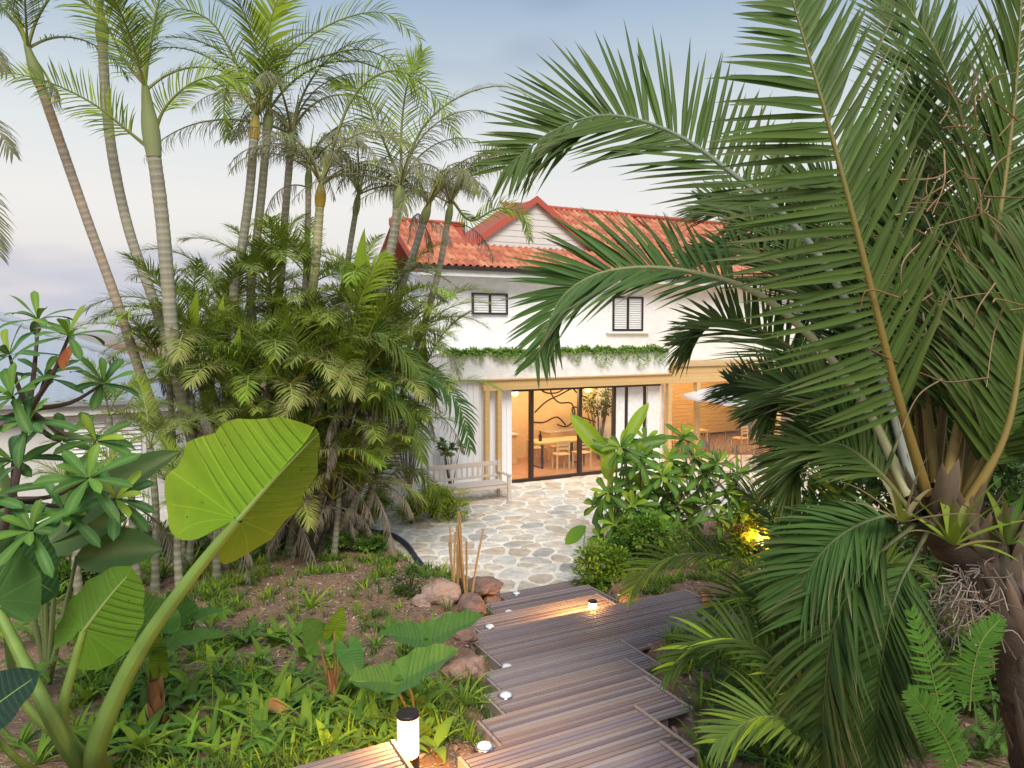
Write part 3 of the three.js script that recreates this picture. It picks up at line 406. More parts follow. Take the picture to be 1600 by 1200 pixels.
{ // neighbouring house
  const P = at(100, 632, 15.2), o = thing('neighbouring_house', 'low pale house with light grey metal roof behind the broadleaf tree', 'house', V(P.x, 0, P.z), TH);
  const gy = P.y; part(o, 'wall', boxGeo(-9, 2.9, -0.1, gy - 0.12, -6, -0.45, 0.5), std({ color: '#d6d2cc', roughness: 0.8 }));
  part(o, 'gutter', softBox(13, 0.13, 0.13, 0.03).translate(-3.2, gy, 0.0), M.grey); part(o, 'fascia', boxGeo(-9.5, 3.3, gy - 0.24, gy - 0.03, -0.1, -0.07), M.white); part(o, 'soffit', boxGeo(-9.5, 3.3, gy - 0.25, gy - 0.2, -0.5, -0.1), M.white);
  { // hipped corrugated roof plane
    const g = new GB(), N = 110, c = [1, 1, 1]; const L = -9.6, R = 3.3; let prev = null;
    for (let k = 0; k <= N; k++) { const x = L + (R - L) * k / N, top = Math.max(0.02, Math.min(1, (R - x) / 7)), z1 = -5.2 * top, w = 0.028 * Math.sin(k * Math.PI / 1.0 * 0.5 * 2 / 1); const wv = (k % 2) * 0.035; const a = g.v(V(x, gy + 0.05 + wv, 0.04), c), b = g.v(V(x, gy + 0.05 + wv + 2.6 * top, z1), c); if (prev) g.quad(prev[0], a, b, prev[1]); prev = [a, b]; }
    part(o, 'metal_roof', g.geo(), M.metalroof);
    part(o, 'hip_cap', tube([V(3.3, gy + 0.1, 0.02), V(-3.7, gy + 2.72, -5.2)], 0.11, 8, [1, 1, 1], 4), M.metalroof); part(o, 'ridge_cap', tube([V(-3.7, gy + 2.72, -5.2), V(-9.6, gy + 2.72, -5.2)], 0.11, 8, [1, 1, 1], 3), M.metalroof);
    const g2 = new GB(); g2.quad(g2.v(V(3.3, gy + 0.05, 0), c), g2.v(V(3.3, gy + 0.05, -10.4), c), g2.v(V(-3.7, gy + 2.62, -5.25), c), g2.v(V(-3.7, gy + 2.66, -5.2), c)); part(o, 'metal_roof', g2.geo(), M.metalroof);
  }
  const w = new THREE.Group(); w.name = 'shuttered_window'; o.add(w); part(w, 'frame', boxGeo(-0.02, 1.5, 0.1, gy - 0.3, -0.449, -0.40), M.white); part(w, 'backing', boxGeo(0.06, 1.42, 0.18, gy - 0.38, -0.399, -0.39), M.shutter);
  for (let k = 0; k < 22; k++) { const y = 0.24 + k * 0.088; if (y > gy - 0.42) break; for (const [x0, x1] of [[0.08, 0.71], [0.77, 1.4]]) { const m = part(w, 'louvre_slat', boxGeo(x0, x1, -0.04, 0.04, -0.006, 0.006), M.shutter); m.position.set(0, y, -0.36); m.rotation.x = -0.6; } }
}
{ // dark plastic garden edging round the bed
  const pts = [[545, 826], [585, 831], [612, 836], [634, 850], [650, 872], [668, 893]].map(([x, y]) => { const P = onY(x, y, 0.06); return P; });
  single('garden_edging', tube(pts, (t) => 0.05, 8, [0.02, 0.022, 0.05], 26), M.stem, 'dark blue-black plastic edging curving round the mulch bed', 'edging');
}

/* ------------------------------------------------------------------ palms */
/* leaflets of one frond. o: pts, n, len(t), wid, fwdL, fwdR (angle off the rachis), rise, droop, hint (upper side), bare */
function frondParts(o) {
  const curve = new THREE.CatmullRomCurve3(o.pts, false, 'centripetal'), out = { leaflets: [] }, col = o.col, g0 = new GB();
  const rc = o.rcol ?? mixc(col, [0.3, 0.26, 0.08], 0.6); tubeInto(g0, o.pts, (t) => lerp(o.r0 ?? 0.018, o.r1 ?? 0.004, Math.pow(t, 0.8)), o.sides ?? 5, (t) => mixc(rc, mixc(col, rc, 0.4), t), o.steps ?? 16); out.rachis = g0;
  const bare = o.bare ?? 0.12;
  for (let k = 0; k < o.n; k++) for (const s of [-1, 1]) {
    if (o.gaps && rnd() < o.gaps) continue;
    const f = (k + 0.5 + (rnd() - 0.5) * (o.jit ?? 0.5) + (s > 0 ? 0.25 : 0)) / o.n, t = clamp(bare + (1 - bare) * f, 0, 0.998), P = curve.getPoint(t), T = curve.getTangent(t);
    let N = o.hint.clone().addScaledVector(T, -o.hint.dot(T)).normalize(); const S = V().crossVectors(T, N).multiplyScalar(s);   // s>0 right of the upper side
    const fw = (s > 0 ? (o.fwdR ?? 1) : (o.fwdL ?? 1)) * (1 - (o.fdec ?? 0.45) * Math.pow(f, 2)) + (rnd() - 0.5) * (o.fjit ?? 0.16), rise = (o.rise ?? 0.25) + (rnd() - 0.5) * (o.rjit ?? 0.3);
    const D = V().addScaledVector(T, Math.cos(fw)).addScaledVector(S, Math.sin(fw) * Math.cos(rise)).addScaledVector(N, Math.sin(fw) * Math.sin(rise)).normalize();
    const L = o.len * (0.35 + 0.65 * Math.pow(Math.sin(Math.PI * clamp(0.14 + f * 0.8)), 0.7)) * (1 - 0.35 * Math.pow(f, 3)) * rr(0.86, 1.08), up = N.clone().addScaledVector(D, -N.dot(D)).normalize();
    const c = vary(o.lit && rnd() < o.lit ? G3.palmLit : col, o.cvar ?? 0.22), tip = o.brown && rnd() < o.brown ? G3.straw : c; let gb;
    if (o.each) { gb = new GB(); out.leaflets.push(gb); } else gb = out.all ??= new GB();
    leafInto(gb, P, D, up, L, o.wid * rr(0.85, 1.12), { profile: 'needle', seg: o.seg ?? 4, cross: o.cross ?? 2, fold: o.fold ?? 0.35, droop: (o.droop ?? 0.5) * rr(0.5, 1.4), gravity: o.gravity ?? 0, c0: c, c1: mixc(c, tip, 0.9), tipPow: 4, rib: o.rib });
  }
  return out;
}
function addFrond(palm, o, mat = M.leaf, origin = palm.position) {
  const f = frondParts(o), r = part(palm, o.name ?? 'frond', f.rachis.geo(origin), M.stem);
  if (o.each) for (const g of f.leaflets) part(r, 'leaflet', g.geo(origin), mat); else if (f.all) part(r, 'leaflets', f.all.geo(origin), mat, 'stuff');
  return r;
}
/* shared frond shapes: the frond leaves the origin towards +x */
function archPts(L, e0, bend, n = 9, side = 0) { const pts = [V()]; let P = V(); for (let k = 0; k < n; k++) { const t = (k + 0.5) / n, e = e0 - bend * Math.pow(t, 1.25); P = P.clone().add(V(Math.cos(e) * L / n, Math.sin(e) * L / n, side * t * L / n)); pts.push(P); } return pts; }
function frondKind(o) { const f = frondParts({ hint: V(-0.35, 1, 0), ...o }); return { r: f.rachis.geo(), l: f.all.geo() }; }
const feather = [], lacy = [], bushy = [], dry = [];
for (let k = 0; k < 6; k++) feather.push(frondKind({ pts: archPts(2.4, [1.4, 1.15, 0.95, 0.75, 1.3, 1.05][k], [1.2, 1.5, 1.5, 1.5, 0.8, 1.9][k], 9, rr(-0.2, 0.2)), n: 44, gaps: 0.06, len: 0.55, wid: 0.027, fwdL: 0.9, fwdR: 0.9, rise: 0.5, droop: 0.6, gravity: 0.12, col: G3.palm, lit: 0.25, seg: 3, cross: 1, fold: 0, bare: 0.14, r0: 0.03, r1: 0.005, brown: 0.15 }));
for (let k = 0; k < 5; k++) lacy.push(frondKind({ pts: archPts(2.1, [1.25, 0.95, 0.7, 1.1, 0.4][k], [1.6, 1.7, 1.6, 2.1, 1.3][k], 9, rr(-0.3, 0.3)), n: 44, len: 0.46, wid: 0.022, fwdL: 0.9, fwdR: 0.9, rise: 0.1, rjit: 0.9, droop: 1.3, gravity: 0.6, col: G3.palmGrey, lit: 0.1, seg: 3, cross: 1, fold: 0, bare: 0.16, r0: 0.024, r1: 0.004, brown: 0.35, gaps: 0.12 }));
for (let k = 0; k < 6; k++) bushy.push(frondKind({ pts: archPts(2.1, [1.42, 1.2, 1.0, 0.8, 1.3, 0.55][k], [1.0, 1.35, 1.6, 1.5, 1.9, 1.2][k], 9, rr(-0.25, 0.25)), n: 60, len: 0.56, wid: 0.027, fwdL: 0.9, fwdR: 0.9, rise: 0.45, rjit: 0.8, droop: 0.6, gravity: 0.12, col: [[0.25, 0.35, 0.04], [0.34, 0.42, 0.05], [0.22, 0.3, 0.06], [0.38, 0.38, 0.11], [0.27, 0.34, 0.06], [0.28, 0.42, 0.035]][k], lit: 0.3, cvar: 0.4, seg: 3, cross: 1, fold: 0, bare: 0.2, r0: 0.022, r1: 0.004, brown: 0.35 }));
for (let k = 0; k < 4; k++) dry.push(frondKind({ pts: archPts(1.5, [0.1, -0.3, 0.5, -0.6][k], [1.5, 1.2, 2.2, 0.9][k], 8, rr(-0.3, 0.3)), n: 30, len: 0.4, wid: 0.022, fwdL: 0.7, fwdR: 0.7, rise: 0, rjit: 1.2, droop: 1.6, gravity: 1.3, col: G3.dead, seg: 3, cross: 1, fold: 0, bare: 0.2, r0: 0.02, r1: 0.004, rcol: G3.dead, gaps: 0.15 }));
function placeFrond(palm, kind, P, az, s = 1, tilt = 0, mat = M.leaf, name = 'frond') { const r = part(palm, name, kind.r, M.stem); r.position.copy(P); r.rotation.set(0, az, tilt, 'YXZ'); r.scale.setScalar(s); part(r, 'leaflets', kind.l, mat, 'stuff'); return r; }

/* ringed palm trunk */
function ringedTrunk(pts, r0, r1, origin, tint) {
  const g = new GB(), len = new THREE.CatmullRomCurve3(pts).getLength(), n = Math.round(len / 0.035), ph = rnd() * 9;
  tubeInto(g, pts, (t, s) => lerp(r0, r1, t) * (1 + 0.05 * (((s / 0.105) % 1) < 0.34 ? 1 : 0) + 0.02 * noise2(s * 3, ph)) * (1 + 0.35 * Math.pow(1 - t, 14)), 12, (t, s) => { const ring = ((s / 0.105) % 1) < 0.34, k = 0.5 + 0.5 * noise2(s * 1.7, ph); return mixc(mixc(tint, [0.27, 0.25, 0.22], k * 0.55), ring ? [0.55, 0.52, 0.44] : [0.2, 0.17, 0.13], ring ? 0.4 : 0.25 * k); }, n);
  return g.geo(origin);
}
const BASE = V(-4.35, 0, -13.4);
function tallPalm(o) {
  const pts = o.px.map(([x, y], k) => at(x, y, Array.isArray(o.d) ? lerp(o.d[0], o.d[1], k / (o.px.length - 1)) : o.d)), foot = o.foot ?? V(BASE.x + rr(-0.6, 0.6), 0.1, BASE.z + rr(-0.5, 0.5)); foot.y = ground(foot.x, foot.z) - 0.05;
  const path = [foot, ...pts.slice().reverse()], p = thing('palm_tree', o.label, 'palm tree', foot.clone(), 0, o.group), top = pts[0];
  const T = pts[0].clone().sub(pts[1]).normalize(), cs = o.shaft ?? (o.r < 0.1 ? 0.4 : 0.7), sh = top.clone().addScaledVector(T, cs);
  part(p, 'trunk', ringedTrunk(path, o.r * 1.12, o.r, foot, o.tint ?? [0.36, 0.33, 0.2]), M.bark);
  const c1 = o.shaftCol ?? [0.24, 0.27, 0.1]; part(p, 'crownshaft', tube([top.clone().addScaledVector(T, -0.06), top.clone().addScaledVector(T, cs * 0.35), top.clone().addScaledVector(T, cs * 0.75), sh], (t) => o.r * (1.06 + 0.3 * Math.sin(Math.PI * Math.min(1, t * 1.6)) - 0.62 * t * t) + 0.003, 20, (t) => mixc(c1, [0.2, 0.24, 0.06], t), 10, foot), M.stem);
  const base = sh.clone().addScaledVector(T, -0.08).sub(foot);
  (o.fronds ?? []).forEach((f) => addFrond(p, { n: 48, gaps: 0.05, len: 0.6, wid: 0.029, fwdL: 0.95, fwdR: 0.95, rise: 0.45, droop: 0.7, gravity: 0.2, col: G3.palm, lit: 0.35, seg: 3, cross: 1, fold: 0, bare: 0.1, r0: 0.032, r1: 0.005, brown: 0.12, hint: V(0, 0.5, 1), ...f, pts: [...(f.own ? [] : [sh]), ...f.pts.map(([x, y, d]) => at(x, y, d ?? (Array.isArray(o.d) ? o.d[0] : o.d)))] }));
  const kinds = o.kinds ?? feather; for (let k = 0; k < (o.n ?? 7); k++) placeFrond(p, kinds[k % kinds.length], base, (o.az ?? 0) + k * 2.4 + rr(-0.2, 0.2), (o.s ?? 1) * rr(0.85, 1.15), rr(-0.1, 0.1));
  for (let k = 0; k < (o.dead ?? 0); k++) placeFrond(p, dry[k % dry.length], base.clone().addScaledVector(T, -cs * 0.9), rnd() * 6.28, rr(0.7, 1), 0, M.dry, 'dead_frond');
  const spear = tube([sh.clone().addScaledVector(T, -0.1), sh.clone().addScaledVector(T, 0.3).add(V(0.03, 0, 0)), sh.clone().addScaledVector(T, 0.75).add(V(0.08, 0, 0))], (t) => 0.03 * (1 - t) + 0.004, 6, G3.palmLit, 8, foot); part(p, 'spear_leaf', spear, M.stem);
  return p;
}
const LG = 'leaning ringed palms beside the clump', CG = 'slim palms rising from the clump';
tallPalm({ px: [[62, 130], [95, 225], [135, 340], [182, 470], [222, 590], [262, 690]], d: [11.5, 12.4], r: 0.07, n: 5, s: 0.9, az: 0.4, shaft: 0.6, dead: 1, label: 'thin palm leaning furthest away from the clump, brown ringed trunk', tint: [0.42, 0.29, 0.18], foot: V(-4.9, 0, -12.4) });
tallPalm({ px: [[160, 60], [165, 150], [177, 250], [203, 365], [240, 470], [275, 580], [300, 690]], d: [11.6, 12.3], r: 0.073, n: 5, s: 0.95, az: 1.9, label: 'ringed grey palm between the leaning brown one and the green-shafted one', foot: V(-4.7, 0, -12.2) });
tallPalm({ px: [[240, 238], [252, 330], [262, 440], [270, 530], [287, 625], [312, 710]], d: [11, 11.8], r: 0.095, n: 3, az: 2.2, s: 0.9, shaft: 0.95, label: 'thick ringed palm with swollen pale green crownshaft and arching fronds', foot: V(-4.55, 0, -11.8), shaftCol: [0.3, 0.33, 0.15],
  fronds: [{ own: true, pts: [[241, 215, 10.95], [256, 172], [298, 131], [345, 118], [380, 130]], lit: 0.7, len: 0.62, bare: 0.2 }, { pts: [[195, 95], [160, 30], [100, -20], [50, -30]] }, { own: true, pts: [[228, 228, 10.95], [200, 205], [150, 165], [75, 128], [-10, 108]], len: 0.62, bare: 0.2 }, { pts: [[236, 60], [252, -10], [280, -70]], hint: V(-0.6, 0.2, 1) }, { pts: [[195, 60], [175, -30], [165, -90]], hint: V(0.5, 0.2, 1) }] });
tallPalm({ px: [[397, 212], [390, 300], [377, 395], [366, 470]], d: 13, r: 0.074, n: 4, az: 0.6, label: 'slim palm with orange crownshaft and wide arching fronds above the clump', shaftCol: [0.52, 0.3, 0.03],
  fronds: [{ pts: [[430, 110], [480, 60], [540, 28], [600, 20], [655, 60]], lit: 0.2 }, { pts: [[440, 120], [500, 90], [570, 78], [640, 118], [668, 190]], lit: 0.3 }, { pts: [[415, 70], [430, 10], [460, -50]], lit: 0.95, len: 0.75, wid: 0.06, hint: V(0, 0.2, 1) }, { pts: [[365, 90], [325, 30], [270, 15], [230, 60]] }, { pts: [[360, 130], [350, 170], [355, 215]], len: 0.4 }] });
tallPalm({ px: [[418, 200], [410, 290], [400, 385], [392, 460]], d: 13.3, r: 0.07, n: 5, az: 1.3, label: CG === '' ? '' : 'slim green-trunked palm rising out of the dense clump', group: CG });
tallPalm({ px: [[454, 235], [446, 330], [440, 420]], d: 13.6, r: 0.064, n: 8, kinds: lacy, s: 1.15, dead: 1, label: 'slim green-trunked palm rising out of the dense clump', group: CG });
tallPalm({ px: [[482, 290], [481, 350], [478, 430]], d: 13.8, r: 0.052, n: 8, kinds: lacy, az: 0.9, dead: 1, tint: [0.42, 0.34, 0.24], label: 'slim green-trunked palm rising out of the dense clump', group: CG });
tallPalm({ px: [[500, 318], [497, 360], [490, 440]], d: 12.9, r: 0.072, n: 7, kinds: lacy, az: 2.2, label: 'slim palm with bright orange shaft and yellow ringed trunk', shaftCol: [0.55, 0.33, 0.03], tint: [0.46, 0.42, 0.14], fronds: [{ pts: [[560, 140], [620, 110], [680, 150], [715, 220]], lit: 0.5 }, { pts: [[540, 220], [590, 205], [640, 230]], col: G3.palmGrey, len: 0.4 }] });
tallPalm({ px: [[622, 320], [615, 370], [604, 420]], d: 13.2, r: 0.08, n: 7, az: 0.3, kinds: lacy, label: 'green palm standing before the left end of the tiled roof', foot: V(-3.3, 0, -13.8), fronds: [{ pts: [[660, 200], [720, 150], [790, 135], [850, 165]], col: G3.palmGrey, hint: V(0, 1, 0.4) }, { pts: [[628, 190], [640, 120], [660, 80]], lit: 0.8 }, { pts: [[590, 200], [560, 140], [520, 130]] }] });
tallPalm({ px: [[662, 345], [645, 400], [630, 440]], d: 13.5, r: 0.064, n: 9, kinds: lacy, az: 1.1, dead: 3, s: 1.05, tint: [0.42, 0.38, 0.32], label: 'grey-trunked palm with withered fronds in front of the tiled roof', foot: V(-3.2, 0, -14) });
tallPalm({ px: [[556, 330], [547, 385], [540, 430]], d: 14, r: 0.05, n: 7, kinds: lacy, az: 2.7, s: 0.95, label: 'slim green-trunked palm rising out of the dense clump', group: CG });
tallPalm({ px: [[700, 345], [693, 385], [684, 430]], d: 13.8, r: 0.052, n: 8, kinds: lacy, az: 0.1, s: 1, dead: 1, label: 'thin palm with drooping frond in front of the gable', foot: V(-3.0, 0, -14.2), fronds: [{ pts: [[735, 345], [780, 325], [815, 335], [828, 375]], len: 0.36, lit: 0.4 }, { pts: [[745, 260], [790, 235], [830, 260]], col: G3.palmGrey, len: 0.35 }] });
{ // dense clump: short-stemmed feather palms
  const spots = [[340, 570, 12.6], [385, 600, 12.2], [440, 560, 13], [505, 610, 12.4], [560, 580, 13], [600, 620, 12.8], [450, 640, 12], [540, 660, 12.4], [300, 560, 12.4], [640, 540, 13.4], [390, 690, 11.8], [590, 540, 13.4], [480, 590, 13.4], [600, 680, 13], [250, 570, 12.6], [515, 550, 13.2], [655, 620, 13.6], [500, 720, 12.2], [350, 540, 13.6], [420, 580, 12.4], [365, 620, 12], [320, 680, 11.4], [470, 600, 12], [560, 600, 12.2], [430, 530, 13.6], [630, 560, 13.8], [575, 740, 12.6], [440, 740, 11.8], [300, 620, 11.6], [525, 570, 12.8], [420, 455, 13.2], [485, 445, 13.4], [560, 460, 13.2], [350, 480, 13.2], [610, 480, 13.6], [300, 510, 12.8], [400, 780, 12.4], [460, 790, 12.3], [520, 780, 12.6], [370, 740, 11.9], [560, 770, 13], [170, 650, 10.8], [235, 700, 10.2], [205, 770, 9.4], [285, 790, 9.6], [335, 760, 10.6], [140, 800, 8.6], [265, 600, 11.8]];
  spots.forEach(([x, y, d], i) => {
    const top = at(x, y, d), lowSpot = x < 345 && y > 590, foot = lowSpot ? V(top.x + rr(-0.2, 0.2), 0, top.z) : V(BASE.x + (top.x - BASE.x) * 0.45 + rr(-0.2, 0.2), 0, lerp(BASE.z, top.z, 0.6)); foot.y = ground(foot.x, foot.z) - 0.03;
    const p = thing('clump_palm', lowSpot ? 'low feathery yellow-green palm under the leaning ringed palms' : i % 4 === 0 ? 'palm stem with a bright unopened spear leaf in the dense clump' : 'short feathery palm stem without spear leaf in the dense clump', 'palm tree', foot.clone(), 0, 'stems of the dense palm clump'), mid = foot.clone().lerp(top, 0.5).add(V(rr(-0.1, 0.1), 0.1, rr(-0.1, 0.1)));
    part(p, 'trunk', ringedTrunk([foot, mid, top], 0.055, 0.042, foot, [0.2, 0.2, 0.09]), M.bark);
    const low = x < 345 && y > 590, n = low ? 6 : 8; for (let k = 0; k < n; k++) placeFrond(p, bushy[(k + i) % 6], top.clone().sub(foot), i * 1.7 + k * 2.4 + rr(-0.3, 0.3), (low ? 0.62 : 1) * rr(0.65, 1.0), rr(-0.15, 0.1));
    for (let k = 0; k < (low ? 1 : 4); k++) placeFrond(p, dry[(k + i) % 4], top.clone().sub(foot).add(V(0, -0.15, 0)), rnd() * 6.28, rr(0.6, 0.95), 0, M.dry, 'dead_frond');
    if (i % 4 === 0 && !low) { const q = part(p, 'spear_leaf', (() => { const g = new GB(); leafInto(g, V(), V(0.1, 1, 0.05), V(0, 0, 1), 1.2, 0.26, { profile: 'lance', seg: 6, fold: 0.5, droop: 0.2, c0: G3.lime, c1: vary(G3.palmLit) }); return g.geo(); })(), M.leaf); q.position.copy(top.clone().sub(foot)); }
  });
}
{ // explicit bright frond facing the patio
  const P = V(-3.1, 0, -12.6); P.y = ground(P.x, P.z); const p = thing('feather_palm', 'young palm with broad bright yellow-green frond at the clump front', 'palm tree', P); const top = at(545, 560, 12.3);
  part(p, 'trunk', ringedTrunk([P, P.clone().lerp(top, 0.5), top], 0.05, 0.035, P, [0.2, 0.22, 0.09]), M.bark);
  const F = (pts, o = {}) => addFrond(p, { pts: [top, ...pts.map(([x, y, d]) => at(x, y, d ?? 12))], n: 40, len: 0.62, wid: 0.045, fwdL: 1, fwdR: 1, rise: 0.4, droop: 0.8, gravity: 0.4, col: G3.palmLit, seg: 4, cross: 1, fold: 0, bare: 0.08, r0: 0.02, r1: 0.004, hint: V(0, 1, 0.5), ...o });
  F([[500, 500], [460, 495], [430, 540], [415, 590]]); F([[590, 520], [640, 560], [680, 620]], { col: G3.palm }); F([[560, 480], [580, 430], [600, 400]]); F([[620, 600], [670, 590], [715, 630], [735, 700]], { col: G3.dateBlue }); F([[600, 620], [640, 640], [660, 720]], { col: G3.palm }); F([[520, 600], [490, 640], [440, 650]], { col: G3.palm });
  const q = thing('feather_palm', 'low palm frond fanning over the shrubs near the bench', 'palm tree', V(-2.9, ground(-2.9, -13.9), -13.9)); const t2 = at(590, 780, 14);
  for (const f of [[[620, 735], [660, 740], [690, 790]], [[560, 735], [520, 740], [490, 790]], [[600, 720], [610, 690], [640, 690]]]) addFrond(q, { pts: [q.position.clone(), t2, ...f.map(([x, y]) => at(x, y, 13.8))], n: 36, len: 0.5, wid: 0.035, rise: 0.2, droop: 0.9, gravity: 0.5, col: G3.palm, lit: 0.4, seg: 3, cross: 1, fold: 0, bare: 0.3, r0: 0.018, r1: 0.004, hint: V(0, 1, 0.4) });
}
{ // a palm just outside the frame whose frond tips reach in
  const P = V(-8.2, ground(-8.2, -10), -10), p = thing('palm_tree', 'palm whose grey frond tips reach in over the low roof', 'palm tree', P); const top = at(-160, 160, 10.2);
  part(p, 'trunk', ringedTrunk([P, P.clone().lerp(top, 0.5), top], 0.13, 0.1, P, [0.2, 0.18, 0.13]), M.bark);
  for (const f of [[[-90, 150], [-20, 185], [20, 240]], [[-80, 220], [-20, 320], [0, 400]], [[-100, 60], [-30, 60], [10, 110]]]) addFrond(p, { pts: [top, ...f.map(([x, y]) => at(x, y, 10))], n: 40, len: 0.5, wid: 0.03, col: G3.palmGrey, rise: 0.1, droop: 0.8, gravity: 0.4, seg: 3, cross: 1, fold: 0, hint: V(0, 1, 0.4) });
}

/* ------------------------------------------------------------------ big date palm by the steps */
const DP = V(2.78, 0, -3.5); DP.y = ground(DP.x, DP.z) - 0.05;
const date = thing('date_palm', 'large feathery date palm with shaggy trunk overhanging the boardwalk', 'palm tree', DP);
{
  const crown = at(1445, 785, 3.6), tp = [DP, at(1645, 1180, 3.55), at(1605, 1000, 3.6), at(1530, 875, 3.65), crown];
  part(date, 'trunk', tube(tp, (t, s) => (0.2 - 0.06 * t) * (1 + 0.07 * noise2(s * 6, 3)), 18, (t, s) => mixc([0.05, 0.034, 0.024], [0.1, 0.07, 0.05], 0.5 + 0.5 * noise2(s * 9, 1)), 60, DP), M.bark);
  // old leaf bases wrapped round the trunk
  const tc = new THREE.CatmullRomCurve3(tp); for (let k = 0; k < 110; k++) { const t = 0.02 + 0.96 * k / 110, P = tc.getPoint(t), a = k * 2.4, rad = (0.2 - 0.06 * t), O = V(Math.cos(a), 0.12, Math.sin(a)), g = new GB(); leafInto(g, P.clone().addScaledVector(O, rad * 0.86), V(O.x * 0.32, 1, O.z * 0.32), O, rr(0.2, 0.34), rr(0.09, 0.14), { profile: 'strap', seg: 4, cross: 2, fold: -0.5, droop: rr(-0.2, 0.5), c0: vary([0.13, 0.085, 0.05], 0.4), c1: vary([0.2, 0.14, 0.085], 0.4) }); part(date, 'leaf_base', g.geo(DP), M.dry); }
  for (let k = 0; k < 50; k++) { const t = rr(0.02, 0.8), P = tc.getPoint(t), T = tc.getTangent(t), a = rnd() * 6.28, O = V(Math.cos(a), 0, Math.sin(a)), g = new GB(); leafInto(g, P.clone().addScaledVector(O, (0.2 - 0.06 * t) * 1.01), T.clone().add(V(rr(-0.15, 0.15), 0, rr(-0.15, 0.15))), O, rr(0.18, 0.42), rr(0.03, 0.075), { profile: 'lance', seg: 5, cross: 2, fold: -0.5, droop: rr(-0.5, 0.15), c0: vary([0.09, 0.06, 0.04], 0.5), c1: vary([0.26, 0.19, 0.13], 0.5) }); part(date, 'bark_strip', g.geo(DP), M.dry); }
  const big = (pts, o = {}) => addFrond(date, { pts: pts.map(([x, y, d]) => at(x, y, d)), n: 88, gaps: 0.03, fjit: 0.3, len: 0.62, wid: 0.034, fwdL: 0.95, fwdR: 0.95, rise: 0.3, rjit: 0.4, droop: 0.2, gravity: 0.08, col: G3.date, seg: 4, cross: 2, fold: 0.4, bare: 0.2, r0: 0.028, r1: 0.005, sides: 8, steps: 24, rcol: [0.26, 0.17, 0.035], hint: V(0, 0.3, 1), rib: [0.1, 0.17, 0.03], cvar: 0.35, brown: 0.3, ...o }, M.gloss);
  big([[1448, 772, 3.6], [1400, 610, 3.45], [1343, 380, 3.35], [1292, 185, 3.35], [1238, 0, 3.45]], { each: true, n: 66, fjit: 0.2, fdec: 0.12, fwdL: 1.46, fwdR: 0.75, rise: 0.12, rjit: 0.3, len: 0.7, wid: 0.044, droop: 0.16, gravity: 0.03, hint: V(0.1, 0.1, 1), brown: 0.35, col: [0.075, 0.125, 0.018] });
  big([[1428, 765, 3.65], [1370, 570, 3.9], [1262, 375, 4.2], [1145, 272, 4.5], [1050, 207, 4.65], [950, 180, 4.75], [868, 203, 4.8], [790, 262, 4.85]], { each: true, n: 62, fjit: 0.24, bare: 0.34, rise: 0.2, hint: V(0, 0.4, 1), len: 0.74, wid: 0.044, fwdL: 0.95, fwdR: 1.05, droop: 0.1, gravity: 0.03, rcol: [0.24, 0.26, 0.2] });
  big([[1420, 775, 3.6], [1330, 600, 3.85], [1190, 462, 4.2], [1085, 426, 4.4], [1000, 418, 4.5], [930, 430, 4.55], [878, 465, 4.6], [838, 560, 4.62]], { each: true, n: 56, fjit: 0.24, bare: 0.34, rise: 0.25, hint: V(0, 0.6, 1), len: 0.6, wid: 0.04, col: G3.dateBlue, fwdL: 0.8, fwdR: 0.9, droop: 0.15, gravity: 0.1, rcol: [0.35, 0.33, 0.15] });
  big([[1475, 770, 3.6], [1520, 560, 3.65], [1562, 330, 3.7], [1588, 120, 3.75], [1600, -140, 3.8]], { fwdL: 0.8, fwdR: 0.95, len: 0.7, hint: V(0.2, 0, 1), n: 84 });
  big([[1490, 780, 3.75], [1590, 560, 3.9], [1680, 300, 4.1], [1750, 60, 4.3]], { hint: V(-0.4, 0.3, 1) });
  big([[1460, 765, 3.85], [1480, 560, 4.3], [1470, 330, 4.7], [1430, 130, 5.1], [1370, 0, 5.4]], { hint: V(0, 0.2, 1), fwdL: 0.9, fwdR: 0.9, len: 0.7 });
  big([[1440, 770, 3.8], [1400, 600, 4.3], [1330, 470, 4.8], [1230, 380, 5.3], [1130, 400, 5.6]], { hint: V(0, 1, 0.6), col: G3.date });
  big([[1430, 785, 3.65], [1375, 690, 3.8], [1300, 620, 4.0], [1230, 610, 4.15], [1190, 650, 4.2]], { hint: V(-0.2, 1, 0.7), len: 0.46, r0: 0.018, rcol: [0.16, 0.14, 0.04] });
  big([[1420, 795, 3.6], [1370, 735, 3.65], [1310, 695, 3.75], [1255, 710, 3.85], [1225, 760, 3.9]], { hint: V(-0.2, 1, 0.7), len: 0.46, gravity: 0.3, r0: 0.016, rcol: [0.14, 0.14, 0.04] });
  big([[1425, 805, 3.6], [1370, 810, 3.6], [1310, 840, 3.6], [1265, 890, 3.65], [1235, 950, 3.7]], { hint: V(-0.1, 1, 0.5), len: 0.46, gravity: 0.3, col: G3.dateBlue, r0: 0.015, rcol: [0.12, 0.14, 0.04] });
  big([[1430, 820, 3.55], [1370, 870, 3.5], [1310, 960, 3.45], [1290, 1080, 3.45], [1285, 1200, 3.5]], { hint: V(-1, 0.4, 0.4), len: 0.5, gravity: 0.4, col: G3.deep, r0: 0.014, rcol: [0.09, 0.1, 0.03] });
  big([[1450, 830, 3.5], [1400, 930, 3.4], [1375, 1060, 3.4], [1370, 1220, 3.4]], { hint: V(-0.8, 0.3, 0.7), len: 0.42, gravity: 0.5, col: G3.deep, r0: 0.012, rcol: [0.09, 0.1, 0.03] });
  big([[1500, 790, 3.6], [1560, 690, 3.5], [1640, 640, 3.4], [1730, 690, 3.35]], { hint: V(0.2, 1, 0.4), len: 0.5 });
